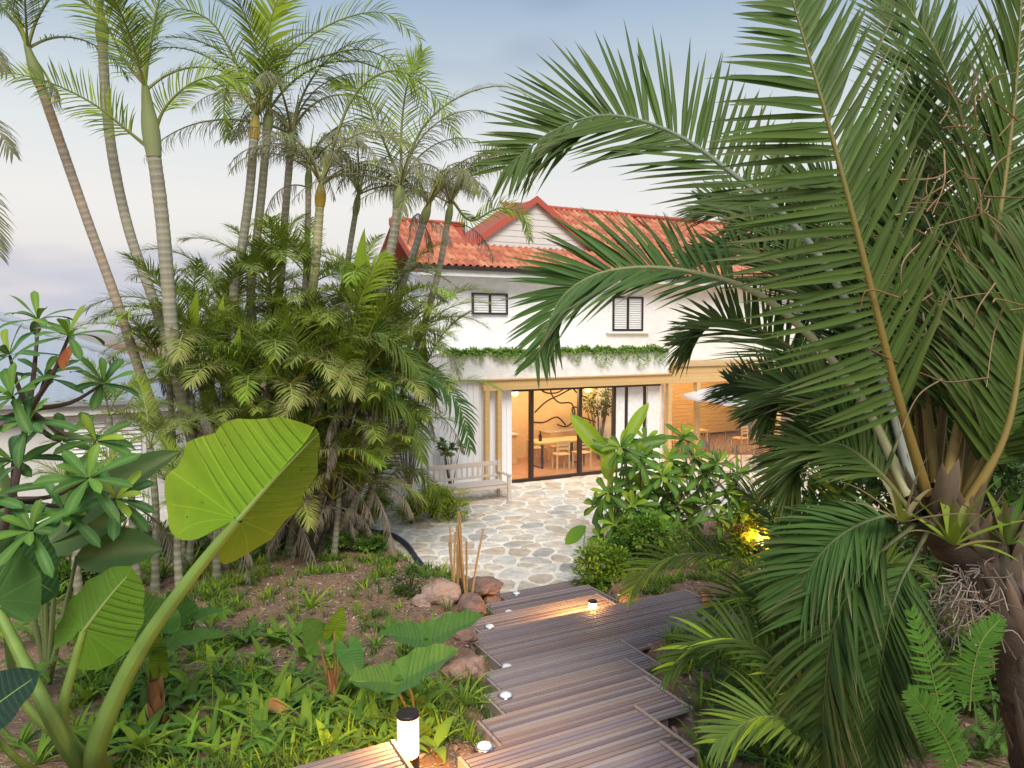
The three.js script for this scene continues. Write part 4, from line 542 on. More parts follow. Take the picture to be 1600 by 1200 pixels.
  big([[1500, 780, 3.9], [1560, 640, 4.4], [1590, 480, 4.9], [1560, 330, 5.3]], { hint: V(0, 0.4, 1), len: 0.6 });
  big([[1450, 770, 3.95], [1380, 640, 4.5], [1350, 520, 5.1], [1300, 480, 5.6]], { hint: V(0, 1, 0.6), len: 0.6, col: G3.palm });
  big([[1440, 790, 3.95], [1350, 720, 4.6], [1270, 690, 5.2], [1215, 720, 5.6]], { hint: V(0, 1, 0.5), len: 0.55 });
  big([[1480, 790, 4.0], [1500, 650, 4.7], [1540, 520, 5.3], [1600, 460, 5.8]], { hint: V(0, 1, 0.6), len: 0.6, col: G3.palm });
  big([[1465, 780, 3.7], [1440, 560, 3.95], [1420, 340, 4.2], [1440, 150, 4.45]], { hint: V(0.2, 0.2, 1), len: 0.62, fwdL: 1.0, fwdR: 0.8 });
  big([[1470, 800, 3.95], [1420, 720, 4.8], [1340, 640, 5.6], [1250, 600, 6.2]], { hint: V(0, 1, 0.4), len: 0.6, col: G3.palm });
  big([[1500, 770, 3.8], [1540, 560, 4.0], [1530, 330, 4.2], [1480, 120, 4.4], [1400, -20, 4.6]], { hint: V(0.1, 0.2, 1), len: 0.66 });
  big([[1480, 775, 4.1], [1460, 600, 4.6], [1390, 420, 5.0], [1300, 300, 5.3], [1220, 270, 5.5]], { hint: V(0, 0.5, 1), len: 0.66 });
  big([[1520, 790, 3.9], [1580, 640, 4.1], [1600, 440, 4.3], [1640, 260, 4.6]], { hint: V(0, 0.3, 1), len: 0.6 });
  big([[1440, 770, 3.8], [1390, 600, 4.2], [1290, 460, 4.7], [1160, 390, 5.2], [1070, 410, 5.6]], { hint: V(0, 0.7, 1), len: 0.66 });
  big([[1430, 780, 3.8], [1340, 640, 4.3], [1230, 540, 4.8], [1130, 500, 5.2], [1065, 540, 5.5]], { hint: V(0, 0.7, 1), len: 0.62 });
  big([[1510, 790, 3.5], [1570, 680, 3.45], [1600, 520, 3.5], [1620, 380, 3.6]], { hint: V(-0.3, 0.2, 1), len: 0.6 });
  big([[1490, 790, 3.6], [1500, 640, 3.7], [1460, 470, 3.9], [1380, 330, 4.2], [1320, 290, 4.4]], { hint: V(0.1, 0.3, 1), len: 0.62 });
  big([[1440, 775, 4.0], [1380, 590, 4.6], [1270, 420, 5.2], [1180, 330, 5.6], [1100, 320, 5.9]], { hint: V(0, 0.5, 1), len: 0.72 });
  big([[1435, 785, 4.0], [1330, 680, 4.7], [1220, 610, 5.3], [1140, 600, 5.7]], { hint: V(0, 0.6, 1), len: 0.62 });
  big([[1445, 775, 3.9], [1420, 560, 4.5], [1340, 400, 5.1], [1240, 330, 5.6], [1150, 350, 6]], { hint: V(0, 0.5, 1), len: 0.7, col: G3.dateBlue });
  // dry fruit stalks tangled among the fronds
  for (let k = 0; k < 60; k++) { const x = rr(1380, 1610), y = rr(150, 600), d = rr(3.3, 3.75), a = rnd() * 6.28, l = rr(50, 150); const A = at(x, y, d), B = at(x + Math.cos(a) * l * 0.5 + rr(-20, 20), y + Math.sin(a) * l * 0.35 + rr(-15, 25), d + rr(-0.1, 0.1)), C = at(x + Math.cos(a) * l, y + Math.sin(a) * l * 0.7 + rr(0, 45), d + rr(-0.1, 0.1)); part(date, 'dry_stalk', tube([A, B, C], (t) => 0.0052 * (1 - 0.6 * t), 5, vary([0.3, 0.18, 0.09], 0.35), 10, DP), M.stem); }
}
/* epiphytes on the trunk */
function strapPlant(name, label, cat, P, o) {                                                 // rosette of strap leaves, each leaf a part
  const p = thing(name, label, cat, P.clone(), o.turn ?? 0, o.group);
  for (let k = 0; k < o.n; k++) { const a = k * 2.4 + rr(-0.3, 0.3), f = k / o.n, el = lerp(o.e1 ?? 1.35, o.e0 ?? 0.5, f) + rr(-0.12, 0.12), g = new GB(), D = V(Math.cos(a) * Math.cos(el), Math.sin(el), Math.sin(a) * Math.cos(el)), c = vary(o.cols ? o.cols[Math.floor(rnd() * o.cols.length)] : o.col, 0.28); leafInto(g, V(Math.cos(a) * 0.015, 0, Math.sin(a) * 0.015), D, V(0, 1, 0).addScaledVector(D, -D.y).normalize(), o.L * rr(0.75, 1.15), o.W * rr(0.85, 1.15), { profile: o.profile ?? 'strap', seg: o.seg ?? 6, cross: 2, fold: 0.35, droop: (o.droop ?? 1.0) * rr(0.6, 1.3), c0: c, c1: o.tip && rnd() < 0.4 ? o.tip : vary(c, 0.15), rib: mixc(c, [0.3, 0.4, 0.1], 0.4) }); part(p, 'leaf', g.geo(), M.leaf); }
  return p;
}
strapPlant('bromeliad', 'yellow-green strap-leaved bromeliad perched highest on the date palm trunk', 'bromeliad', at(1490, 850, 3.4), { n: 12, L: 0.36, W: 0.042, col: G3.palmLit, e0: 0.25, droop: 0.6, tip: G3.straw });
strapPlant('bromeliad', 'orange-tipped bromeliad hugging the far side of the date palm trunk', 'bromeliad', at(1575, 850, 3.4), { n: 11, L: 0.34, W: 0.042, cols: [G3.palmLit, G3.straw, G3.mid], e0: 0.1, droop: 0.7, tip: [0.4, 0.25, 0.1] });
strapPlant('bromeliad', 'small spiky bromeliad with browned leaves low on the palm crown', 'bromeliad', at(1410, 815, 3.35), { n: 9, L: 0.3, W: 0.034, cols: [G3.palmLit, G3.straw], e0: 0.2, droop: 0.6, tip: G3.straw });
{ const P = at(1505, 945, 3.42), o = thing('root_tangle', 'grey-brown tangle of aerial roots under the bromeliads', 'roots', P), g = []; for (let k = 0; k < 150; k++) { const a = V(rr(-0.13, 0.13), rr(-0.12, 0.16), rr(-0.09, 0.09)), b = a.clone().add(V(rr(-0.08, 0.08), rr(-0.1, 0.06), rr(-0.05, 0.07))), c = b.clone().add(V(rr(-0.07, 0.07), rr(-0.12, 0.02), rr(-0.05, 0.05))); g.push(tube([a, b, c], 0.0032, 4, vary([0.26, 0.2, 0.15], 0.35), 6)); } part(o, 'roots', mergeGeometries(g), M.stem, 'stuff'); }

/* ------------------------------------------------------------------ elephant ears */
const earTex = canvasTex(512, 512, (c, w, h) => {                                             // venation print: midrib along v from v=0.3 (stalk) to v=1 (tip)
  c.fillStyle = '#dfe6d0'; c.fillRect(0, 0, w, h); const r = makeRng(3); for (let k = 0; k < 2600; k++) { c.globalAlpha = 0.05; c.fillStyle = r() < 0.5 ? '#b9cfa0' : '#ffffff'; c.beginPath(); c.arc(r() * w, r() * h, 3 + r() * 14, 0, 7); c.fill(); }
  c.globalAlpha = 1; const Y = (v) => h - v * h, X = (u) => (u * 0.5 + 0.5) * w; c.strokeStyle = '#fffff2'; c.lineCap = 'round';
  c.lineWidth = 9; c.beginPath(); c.moveTo(X(0), Y(0.3)); c.lineTo(X(0), Y(1)); c.stroke();
  for (const s of [-1, 1]) { for (let k = 0; k < 9; k++) { const v = 0.31 + k * 0.068; c.lineWidth = 4.5 - k * 0.28; c.beginPath(); c.moveTo(X(0), Y(v)); c.quadraticCurveTo(X(s * (0.4 + r() * 0.2)), Y(v + r() * 0.05), X(s * 1), Y(v + 0.07 + r() * 0.09)); c.stroke(); } for (let k = 0; k < 3; k++) { c.lineWidth = 4.5 - k; c.beginPath(); c.moveTo(X(0), Y(0.3)); c.quadraticCurveTo(X(s * 0.4), Y(0.27 - k * 0.07), X(s * [0.95, 0.7, 0.4][k]), Y([0.22, 0.08, 0.0][k])); c.stroke(); } }
  c.globalAlpha = 1; for (let k = 0; k < 26; k++) { c.fillStyle = r() < 0.5 ? '#c9b04a' : '#8a6a3a'; c.globalAlpha = 0.35 + r() * 0.4; c.beginPath(); c.ellipse(r() * w, r() * h, 1 + r() * 4, 1 + r() * 3, r() * 3, 0, 7); c.fill(); } c.lineWidth = 1; c.globalAlpha = 0.35; for (let k = 0; k < 700; k++) { const x = r() * w, y = r() * h; c.beginPath(); c.moveTo(x, y); c.lineTo(x + (r() - 0.5) * 30, y - r() * 16); c.stroke(); }
});
const earBump = canvasTex(256, 256, (c, w, h) => { c.fillStyle = '#000'; c.fillRect(0, 0, w, h); const Y = (v) => h - v * h, X = (u) => (u * 0.5 + 0.5) * w; for (const s of [-1, 1]) for (let k = 0; k < 9; k++) { const v = 0.35 + k * 0.068; c.globalAlpha = 0.5; c.strokeStyle = '#fff'; c.lineWidth = 9; c.beginPath(); c.moveTo(X(0), Y(v)); c.quadraticCurveTo(X(s * 0.5), Y(v + 0.02), X(s), Y(v + 0.12)); c.stroke(); } }, false);
const earMat = phys({ vertexColors: true, map: earTex, bumpMap: earBump, bumpScale: 0.014, roughness: 0.78, transmission: 0.45, thickness: 0, specularIntensity: 0.35, clearcoat: 0.06, clearcoatRoughness: 0.3, side: THREE.DoubleSide });
function earGeo(L, W, o = {}) {                                                               // arrow-heart blade: stalk at the origin, tip at +y, upper side +z
  const g = new GB(), NA = 44, NR = 9, foldL = o.foldL ?? 0.15, foldR = o.foldR ?? 0.15, c = o.col ?? G3.mid, b = o.back ?? 0.36, ph = rnd() * 6;
  const line = new THREE.CatmullRomCurve3([[0.015, -0.03], [0.13, -0.55 * b], [0.36, -1.0 * b], [0.7, -0.85 * b], [0.95, -0.3 * b], [1.0, 0.1], [0.93, 0.34], [0.74, 0.6], [0.46, 0.82], [0.2, 0.94], [0, 1]].map(([x, y]) => V(x, y, 0)), false, 'centripetal');
  for (const s of [-1, 1]) { const rows = [], fo = s > 0 ? foldR : foldL;
    for (let i = 0; i <= NA; i++) { const q = line.getPoint(i / NA), t = q.y, row = [], edge = 1 + (o.ruffle ?? 0.012) * Math.sin(i * 0.9 + ph) + 0.01 * Math.sin(i * 2.3 + ph), anchor = Math.max(0, (t - 0.12) * 0.86);
      for (let j = 0; j <= NR; j++) { const f = j / NR, x = lerp(0, s * q.x * W / 2 * edge, f), yy = lerp(anchor, t, f) * L, wv = (o.wave ?? 0.02) * L * Math.sin(t * 17 + ph + s) * f * f + (o.cup ?? 0.05) * L * f * f - (o.tipDroop ?? 0.12) * L * Math.pow(Math.max(0, yy / L), 2.2); row.push(g.v(V(x * Math.cos(fo), yy, Math.abs(x) * Math.sin(fo) + wv), mixc(c, o.edge ?? c, f * f), x / W + 0.5, 0.3 + yy / L * 0.7)); }
      rows.push(row); }
    for (let i = 0; i < NA; i++) for (let j = 0; j < NR; j++) s > 0 ? g.quad(rows[i][j], rows[i][j + 1], rows[i + 1][j + 1], rows[i + 1][j]) : g.quad(rows[i][j], rows[i + 1][j], rows[i + 1][j + 1], rows[i][j + 1]); }
  return g.geo();
}
function orient(m, P, Y, Z) { const y = Y.clone().normalize(), z = Z.clone().addScaledVector(y, -Z.dot(y)).normalize(), x = V().crossVectors(y, z); m.matrixAutoUpdate = true; m.quaternion.setFromRotationMatrix(new THREE.Matrix4().makeBasis(x, y, z)); m.position.copy(P); return m; }
function earLeaf(plant, stalk, r0, r1, tip, Z, W, o = {}) {                                    // stalk: world points up to the blade; tip: world point
  const A = stalk[stalk.length - 1], L = tip.distanceTo(A); const s = part(plant, 'leaf_stalk', tube(stalk, (t) => lerp(r0, r1, Math.pow(t, 0.5)), 12, (t) => vary(mixc(o.s0 ?? [0.11, 0.17, 0.03], o.s1 ?? [0.2, 0.3, 0.05], t), 0.12), 22, plant.position), M.stem);
  const b = part(plant, 'leaf_blade', earGeo(L, W, o), earMat); orient(b, A.clone().sub(plant.position), tip.clone().sub(A), Z); part(b, 'midrib', tube([V(0, -0.01, -0.004), V(0, L * 0.4, -0.002 - 0.02 * L), V(0, L * 0.8, -0.075 * L), V(0, L * 0.97, -0.115 * L)], (t) => r1 * 0.55 * (1 - 0.85 * t), 6, o.s1 ?? [0.25, 0.34, 0.09], 8), M.stem); return s;
}
{
  const P = onGround(160, 1215), o = thing('elephant_ear', 'huge yellow-green elephant ear with thick arching stalk beside the mulch bed', 'elephant ear', P);
  earLeaf(o, [P, at(150, 1170, 4.4), at(210, 1030, 4.35), at(300, 900, 4.3), at(372, 812, 4.25)], 0.095, 0.028, at(492, 668, 4.3), V(-0.3, 0.3, 1), 1.16, { col: [0.3, 0.5, 0.022], edge: [0.36, 0.5, 0.03], foldL: -0.04, foldR: -1.62, wave: 0.024, back: 0.46, tipDroop: 0.05, ruffle: 0.03 });
  earLeaf(o, [P.clone().add(V(-0.05, 0, -0.05)), at(98, 1130, 4.5), at(118, 1030, 4.5), at(130, 985, 4.5)], 0.05, 0.02, at(200, 885, 4.55), V(-0.5, 0.25, 0.8), 0.62, { col: [0.18, 0.34, 0.025], foldL: -0.2, foldR: -0.95, back: 0.45 });
  earLeaf(o, [P.clone().add(V(-0.06, 0, 0.02)), at(95, 1150, 4.3), at(40, 1040, 4.3), at(-10, 940, 4.35)], 0.075, 0.028, at(-120, 800, 4.4), V(-0.2, 0.5, 1), 0.7, { col: [0.1, 0.22, 0.05] });
  earLeaf(o, [P.clone().add(V(-0.1, 0, -0.12)), at(40, 1100, 4.7), at(10, 980, 4.8), at(15, 880, 4.85)], 0.04, 0.018, at(85, 930, 4.75), V(-0.2, 0.45, 0.9), 0.62, { col: G3.blue, back: 0.8, wave: 0.03 });
  earLeaf(o, [P.clone().add(V(-0.12, 0, 0.12)), at(20, 1180, 3.9), at(-30, 1120, 3.8)], 0.03, 0.014, at(58, 1050, 3.85), V(0.1, 0.7, 0.8), 0.34, { col: [0.03, 0.085, 0.055] });
  const small = (px, py, d, leaves, label) => { const Q = onGround(px, py), q = thing('taro_plant', label, 'taro', Q); for (const [sx, sy, tx, ty, W, Z, col] of leaves) { const dd = -Q.z * 1.0, A = at(sx, sy, dd + 0.02), T = at(tx, ty, dd - 0.12); earLeaf(q, [Q.clone().setY(Q.y - 0.02), Q.clone().lerp(A, 0.5).add(V(rr(-0.03, 0.03), 0.04, 0)), A], 0.018, 0.009, T, Z ?? V(0, 0.7, 0.7), W, { col: vary(mixc(col ?? G3.blue, [0.2, 0.42, 0.06], 0.4), 0.12), s0: [0.16, 0.1, 0.05], s1: [0.25, 0.2, 0.06] }); } return q; };
  small(520, 1108, 0, [[498, 1000, 478, 968, 0.24, V(0.2, 0.6, 0.9)], [545, 1015, 560, 1060, 0.2, V(0, 0.8, 0.6)], [522, 985, 535, 950, 0.16, V(0.3, 0.4, 0.9), G3.lime]], 'brown-stemmed taro with small round leaves in the mulch bed');
  small(648, 1128, 0, [[632, 1062, 712, 1012, 0.36, V(-0.3, 0.9, 0.4), [0.1, 0.23, 0.07]], [612, 1066, 545, 1060, 0.26, V(0.1, 0.9, 0.4)]], 'arrow-leaved taro with pinkish stalks behind the bollard lamp');
  small(668, 1060, 0, [[672, 1000, 752, 957, 0.34, V(-0.3, 0.9, 0.4), [0.1, 0.23, 0.07]], [660, 1000, 598, 985, 0.3, V(0.1, 0.9, 0.4)]], 'arrow-leaved taro spreading over the stones beside the boardwalk');
  small(232, 1120, 0, [[240, 985, 178, 935, 0.42, V(0.2, 0.7, 0.7), G3.blue], [262, 1012, 350, 985, 0.22, V(0, 0.95, 0.3), [0.13, 0.26, 0.06]], [250, 1040, 245, 990, 0.14, V(0.3, 0.4, 0.9), G3.lime]], 'taro with blue-green heart leaf on thick brown stump');
  small(300, 1010, 0, [[290, 960, 262, 925, 0.26, V(0.2, 0.7, 0.7)], [305, 968, 345, 950, 0.2, V(0, 0.9, 0.4)]], 'small blue-green taro behind the big leaf stalk');
  for (const [px, py, h, w, label] of [[245, 1150, 0.42, 0.055, 'shaggy brown stump wrapped in old leaf sheaths'], [520, 1112, 0.34, 0.03, 'slim reddish-brown stem stump in the weeds']]) { const Q = onGround(px, py), q = thing('plant_stump', label, 'stump', Q); part(q, 'stem', tube([V(0, -0.02, 0), V(0.01, h * 0.5, 0), V(-0.01, h, 0)], (t) => w * (1 - 0.45 * t), 10, [0.16, 0.07, 0.03], 10), M.bark); for (let k = 0; k < 10; k++) { const a = k * 2.4, g = new GB(); leafInto(g, V(Math.cos(a) * w * 0.8, h * rr(0, 0.55), Math.sin(a) * w * 0.8), V(Math.cos(a) * 0.25, 1, Math.sin(a) * 0.25), V(Math.cos(a), 0, Math.sin(a)), h * rr(0.4, 0.65), w * 1.3, { profile: 'strap', seg: 3, fold: -0.4, droop: rr(-0.1, 0.5), c0: vary([0.2, 0.09, 0.04], 0.3), c1: vary([0.3, 0.15, 0.06], 0.3) }); part(q, 'leaf_sheath', g.geo(), M.dry); } }
}

/* ------------------------------------------------------------------ whorled broadleaf plants */
function whorl(plant, P, axis, o) {                                                          // ring of broad leaves at a twig end, each leaf a part
  const A = axis.clone().normalize(), B = V(0.3, 0.1, 0.9).addScaledVector(A, -V(0.3, 0.1, 0.9).dot(A)).normalize(), C = V().crossVectors(A, B);
  for (let k = 0; k < o.n; k++) { const a = k * 2.4 + rr(-0.25, 0.25) + (o.ph ?? 0), f = k / o.n, el = lerp(1.15, o.e0 ?? -0.1, f) + rr(-0.15, 0.15), D = V().addScaledVector(B, Math.cos(a) * Math.cos(el)).addScaledVector(C, Math.sin(a) * Math.cos(el)).addScaledVector(A, Math.sin(el)); D.y -= o.sag ?? 0.1; D.normalize();
    const up = A.clone().addScaledVector(D, -A.dot(D)).normalize(), L = o.L * lerp(0.62, 1.05, f) * rr(0.85, 1.12), c = vary(f < 0.35 ? (o.young ?? o.col) : o.col, 0.25), g = new GB();
    leafInto(g, P.clone().addScaledVector(D, 0.012), D, up, L, o.W * lerp(0.7, 1, f) * rr(0.85, 1.1), { profile: o.profile ?? 'obovate', seg: 7, cross: 4, fold: 0.22, droop: rr(0.3, 0.95), wave: 0.03, phase: rnd() * 6, c0: c, c1: vary(c, 0.12), rib: mixc(c, [0.35, 0.42, 0.12], 0.5) }); part(plant, 'leaf', g.geo(plant.position), M.gloss); }
}
{ // broadleaf tree at the edge of the garden
  const P = V(-4.05, 0, -4.9); P.y = ground(P.x, P.z) - 0.03; const o = thing('broadleaf_tree', 'young tree with whorls of large glossy leaves before the low metal-roofed house', 'tree', P);
  const tw = [[108, 525, 4.6, V(0.1, 1, 0.3)], [45, 660, 4.5, V(0, 0.9, 0.6)], [138, 748, 4.4, V(0.3, 0.8, 0.6)], [15, 555, 4.7, V(-0.2, 1, 0.4)], [50, 830, 4.3, V(0.1, 0.8, 0.6)], [20, 720, 4.9, V(-0.1, 0.8, 0.6)], [-40, 640, 4.6, V(-0.3, 0.8, 0.5)], [70, 590, 5.0, V(0.2, 0.8, 0.2)], [95, 690, 4.9, V(0.3, 0.7, 0.3)], [-20, 780, 4.4, V(-0.2, 0.7, 0.6)], [160, 600, 5.0, V(0.4, 0.8, 0.3)], [60, 500, 4.9, V(0, 1, 0.3)], [150, 690, 4.8, V(0.4, 0.7, 0.5)], [100, 800, 4.5, V(0.3, 0.7, 0.6)], [20, 620, 4.5, V(-0.1, 0.8, 0.6)], [180, 780, 4.6, V(0.5, 0.6, 0.5)]];
  const hub = at(18, 780, 4.75), hub2 = at(45, 640, 4.75); part(o, 'trunk', tube([P, hub.clone().lerp(P, 0.5).add(V(0.04, 0, 0)), hub, hub2], (t) => 0.042 * (1 - 0.6 * t), 9, (t) => [0.13, 0.085, 0.075], 18, P), M.bark);
  tw.forEach(([x, y, d, ax], i) => { const Q = at(x, y, d), from = y > 700 ? hub : hub2; part(o, 'branch', tube([from, from.clone().lerp(Q, 0.55).add(V(0, -0.05, 0)), Q], (t) => 0.016 * (1 - 0.6 * t) + 0.003, 6, [0.12, 0.08, 0.06], 8, P), M.bark); whorl(o, Q, ax, { n: 11, L: 0.31, W: 0.1, col: [[0.075, 0.19, 0.03], [0.06, 0.17, 0.04]][i % 2], young: [[0.28, 0.38, 0.025], [0.14, 0.28, 0.03]][i % 3 ? 1 : 0], ph: i, sag: 0.2 }); });
  for (const [x, y] of [[97, 552], [102, 545], [112, 538]]) { const g = new GB(); leafInto(g, at(x, y, 4.6), V(rr(-0.4, 0.4), -0.8, 0.3), V(0, 0.3, 1), 0.11, 0.05, { profile: 'oval', c0: [0.45, 0.1, 0.06], c1: [0.5, 0.2, 0.05] }); part(o, 'old_leaf', g.geo(P), M.leaf).userData.label = 'withered orange-red leaf'; }
}
{ // banana-like paddles behind it
  const P = V(-4.1, 0, -6.3); P.y = ground(P.x, P.z) - 0.02; const o = thing('banana_plant', 'banana plant with broad dull green paddles behind the broadleaf tree', 'banana plant', P);
  for (const [x0, y0, x1, y1, W, tw] of [[70, 850, 250, 690, 0.42, 0], [60, 850, 180, 800, 0.5, 0.3], [30, 850, -40, 700, 0.4, 0], [120, 870, 240, 850, 0.4, 0.4], [90, 850, 130, 700, 0.36, 0]]) { const A = at(x0, y0, 6.1), B = at(x1, y1, 5.9), g = new GB(), L = A.distanceTo(B); part(o, 'leaf_stalk', tube([P, P.clone().lerp(A, 0.6), A], (t) => 0.028 - 0.014 * t, 8, [0.16, 0.2, 0.07], 10, P), M.stem); leafInto(g, A, B.clone().sub(A), V(-0.2, 0.6, 0.8), L, W, { profile: 'oval', seg: 12, cross: 4, fold: 0.3, droop: 0.4, wave: 0.02, c0: vary([0.11, 0.19, 0.06], 0.2), c1: vary([0.1, 0.18, 0.05], 0.2), rib: [0.3, 0.36, 0.14] }); part(o, 'leaf', g.geo(P), M.leaf); }
}
{ // rounded whorled shrub by the patio
  const P = V(2.25, 0, -12.6); P.y = ground(P.x, P.z); const o = thing('glossy_shrub', 'rounded shrub of glossy whorled leaves between patio and terrace', 'shrub', P); let n = 0;
  const tw = [[1000, 735], [970, 700], [1045, 720], [1085, 715], [1120, 725], [950, 770], [990, 790], [1040, 770], [1090, 765], [1135, 770], [960, 820], [1010, 690], [1065, 685], [1020, 820], [935, 790], [1075, 810], [1120, 810], [945, 845], [985, 760], [1150, 740], [1035, 745], [1005, 765], [1060, 790], [1105, 790], [975, 840], [1000, 715], [1030, 795], [1100, 740], [1055, 745]];
  for (const [x, y] of tw) { const dep = 12.1 + rr(0, 0.9) + (y < 700 ? 0.5 : 0), Q = at(x, y, dep), ax = V((x - 1040) / 160, 0.75, 0.6); part(o, 'branch', tube([P, P.clone().lerp(Q, 0.55).add(V(0, 0.12, 0)), Q], (t) => 0.022 * (1 - 0.7 * t), 5, [0.13, 0.1, 0.06], 8, P), M.bark); whorl(o, Q, ax, { n: 14, L: 0.43, W: 0.17, col: [0.085, 0.2, 0.02], young: [0.24, 0.36, 0.02], ph: n++, sag: 0.1, e0: -0.35 }); }
}
{ const P = V(1.85, 0, -13.2); P.y = ground(P.x, P.z); const o = thing('bird_of_paradise', 'strelitzia with upright paddle leaves rising over the glossy shrub', 'strelitzia', P);
  for (const [x0, y0, x1, y1, W, col] of [[950, 715, 900, 655, 0.34, G3.lime], [975, 700, 1005, 635, 0.26, G3.lime], [955, 700, 948, 745, 0.3, G3.lime], [980, 705, 1035, 685, 0.28, G3.mid], [965, 700, 925, 690, 0.26, G3.mid]]) { const A = at(x0, y0, 13), B = at(x1, y1, 12.9), g = new GB(); part(o, 'leaf_stalk', tube([P, P.clone().lerp(A, 0.6), A], 0.018, 7, [0.14, 0.2, 0.06], 8, P), M.stem); leafInto(g, A, B.clone().sub(A), V(-0.3, 0.5, 0.8), A.distanceTo(B) * 1.15, W, { profile: 'oval', seg: 9, cross: 4, fold: 0.35, droop: 0.5, c0: vary(col, 0.1), c1: vary(col, 0.1), rib: [0.4, 0.45, 0.2] }); part(o, 'leaf', g.geo(P), M.leaf); } }
{ const P = onGround(885, 900), g = new GB(); const Q = at(882, 850, 11.9), R = at(915, 822, 11.9), o = thing('trailing_leaf', 'single round-tipped leaf on a thin stem in front of the paving', 'plant', V(1.35, ground(1.35, -12), -12)); part(o, 'stem', tube([o.position, V(1.2, 0.35, -12), R], 0.006, 5, [0.15, 0.2, 0.06], 10, o.position), M.stem); leafInto(g, R, Q.clone().sub(R), V(-0.2, 0.5, 0.8), R.distanceTo(Q), 0.24, { profile: 'oval', seg: 8, cross: 4, c0: G3.mid, c1: G3.fern, droop: 0.2 }); part(o, 'leaf', g.geo(o.position), M.gloss); }
/* ------------------------------------------------------------------ small-leaved bushes */
function bush(name, label, P, rx, ry, rz, n, cols, L, o = {}) {                               // foliage of separate small leaves on real twigs
  const b = thing(name, label, o.category ?? 'bush', P, 0, o.group), g = new GB(), clumps = [];
  const nc = o.clumps ?? 16; for (let k = 0; k < nc; k++) { const q = V(rr(-1, 1), rr(-1, 1), rr(-1, 1)); if (q.length() > 1) { k--; continue; } clumps.push(V(q.x * rx, (o.lift ?? ry) + q.y * ry, q.z * rz)); }
  { const tg = new GB(); for (const c of clumps) tubeInto(tg, [V(0, -0.02, 0), c.clone().multiplyScalar(0.5).add(V(0, 0.04, 0)), c], (t) => (o.tw ?? 0.01) * (1 - 0.7 * t), 5, o.twig ?? [0.12, 0.085, 0.05], 6); part(b, 'twigs', tg.geo(), M.bark, 'stuff'); }
  const cr = (o.cr ?? 0.5) * Math.min(rx, ry, rz);
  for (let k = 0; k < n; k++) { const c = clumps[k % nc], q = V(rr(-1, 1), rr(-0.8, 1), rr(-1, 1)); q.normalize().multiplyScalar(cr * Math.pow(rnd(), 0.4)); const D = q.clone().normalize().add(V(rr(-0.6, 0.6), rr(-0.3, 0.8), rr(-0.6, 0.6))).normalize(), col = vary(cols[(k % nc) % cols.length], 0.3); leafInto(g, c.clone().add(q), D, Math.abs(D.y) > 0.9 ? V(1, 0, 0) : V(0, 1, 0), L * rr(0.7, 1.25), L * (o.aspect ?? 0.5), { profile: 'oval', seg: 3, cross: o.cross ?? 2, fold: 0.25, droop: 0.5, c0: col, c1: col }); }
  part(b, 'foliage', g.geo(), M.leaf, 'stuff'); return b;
}
const gp = (px, py) => onGround(px, py);
const LM = [[0.36, 0.48, 0.025], [0.42, 0.48, 0.03], [0.28, 0.38, 0.03]];
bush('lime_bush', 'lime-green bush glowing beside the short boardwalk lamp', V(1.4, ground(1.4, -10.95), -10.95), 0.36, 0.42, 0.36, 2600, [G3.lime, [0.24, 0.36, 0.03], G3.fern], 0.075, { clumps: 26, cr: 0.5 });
bush('lime_bush', 'wide yellow-green bush under the glossy shrub', V(2.2, ground(2.2, -11.7), -11.7), 0.6, 0.4, 0.4, 2600, [G3.fern, G3.mid, G3.lime], 0.09, { clumps: 24 });
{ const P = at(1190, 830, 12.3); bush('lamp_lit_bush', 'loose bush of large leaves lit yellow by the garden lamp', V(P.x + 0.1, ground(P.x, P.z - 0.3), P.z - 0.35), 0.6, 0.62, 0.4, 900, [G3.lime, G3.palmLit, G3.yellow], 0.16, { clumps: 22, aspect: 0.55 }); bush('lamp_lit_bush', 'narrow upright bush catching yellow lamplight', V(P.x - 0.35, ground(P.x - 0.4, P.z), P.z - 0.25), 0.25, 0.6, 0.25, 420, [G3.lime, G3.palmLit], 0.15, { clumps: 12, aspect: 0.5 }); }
const patioBush = [[588, 812, 0.34, 0.22], [640, 822, 0.34, 0.2], [700, 818, 0.36, 0.28], [560, 832, 0.3, 0.2], [672, 812, 0.28, 0.24]];
patioBush.forEach(([x, y, r, h]) => { const P = onY(x, y, 0.02); P.z -= 0.3; P.y = Math.max(-0.01, ground(P.x, P.z)); bush('cloud_shrub', 'small yellow-green cloud-pruned shrub near the bench', P, r, h, r, 3200, LM, 0.055, { clumps: 20, lift: h + 0.15, group: 'cloud-pruned shrubs by the bench', cr: 0.7 }); });
bush('dark_shrub', 'small dark twiggy shrub at the bed edge by the rocks', gp(640, 935), 0.22, 0.26, 0.2, 700, [G3.mid, G3.deep], 0.045, { clumps: 14, lift: 0.3 });
bush('leaf_mound', 'low bright green mound at the foot of the palm clump', gp(560, 862), 0.55, 0.13, 0.25, 1500, [G3.fern, G3.mid], 0.07, { clumps: 20 });
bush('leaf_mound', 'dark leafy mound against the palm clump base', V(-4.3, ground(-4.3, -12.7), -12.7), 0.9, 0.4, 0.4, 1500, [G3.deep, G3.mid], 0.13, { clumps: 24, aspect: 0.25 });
bush('leaf_mound', 'green leafy mound under the banana paddles', gp(90, 930), 0.5, 0.25, 0.4, 1500, [G3.mid, G3.fern, G3.palm], 0.13, { clumps: 20, aspect: 0.3 });
bush('leaf_mound', 'yellow-green leafy mound at the foot of the leaning palms', gp(215, 880), 0.6, 0.3, 0.4, 1500, [G3.palmLit, G3.mid, G3.palm], 0.14, { clumps: 20, aspect: 0.25 });
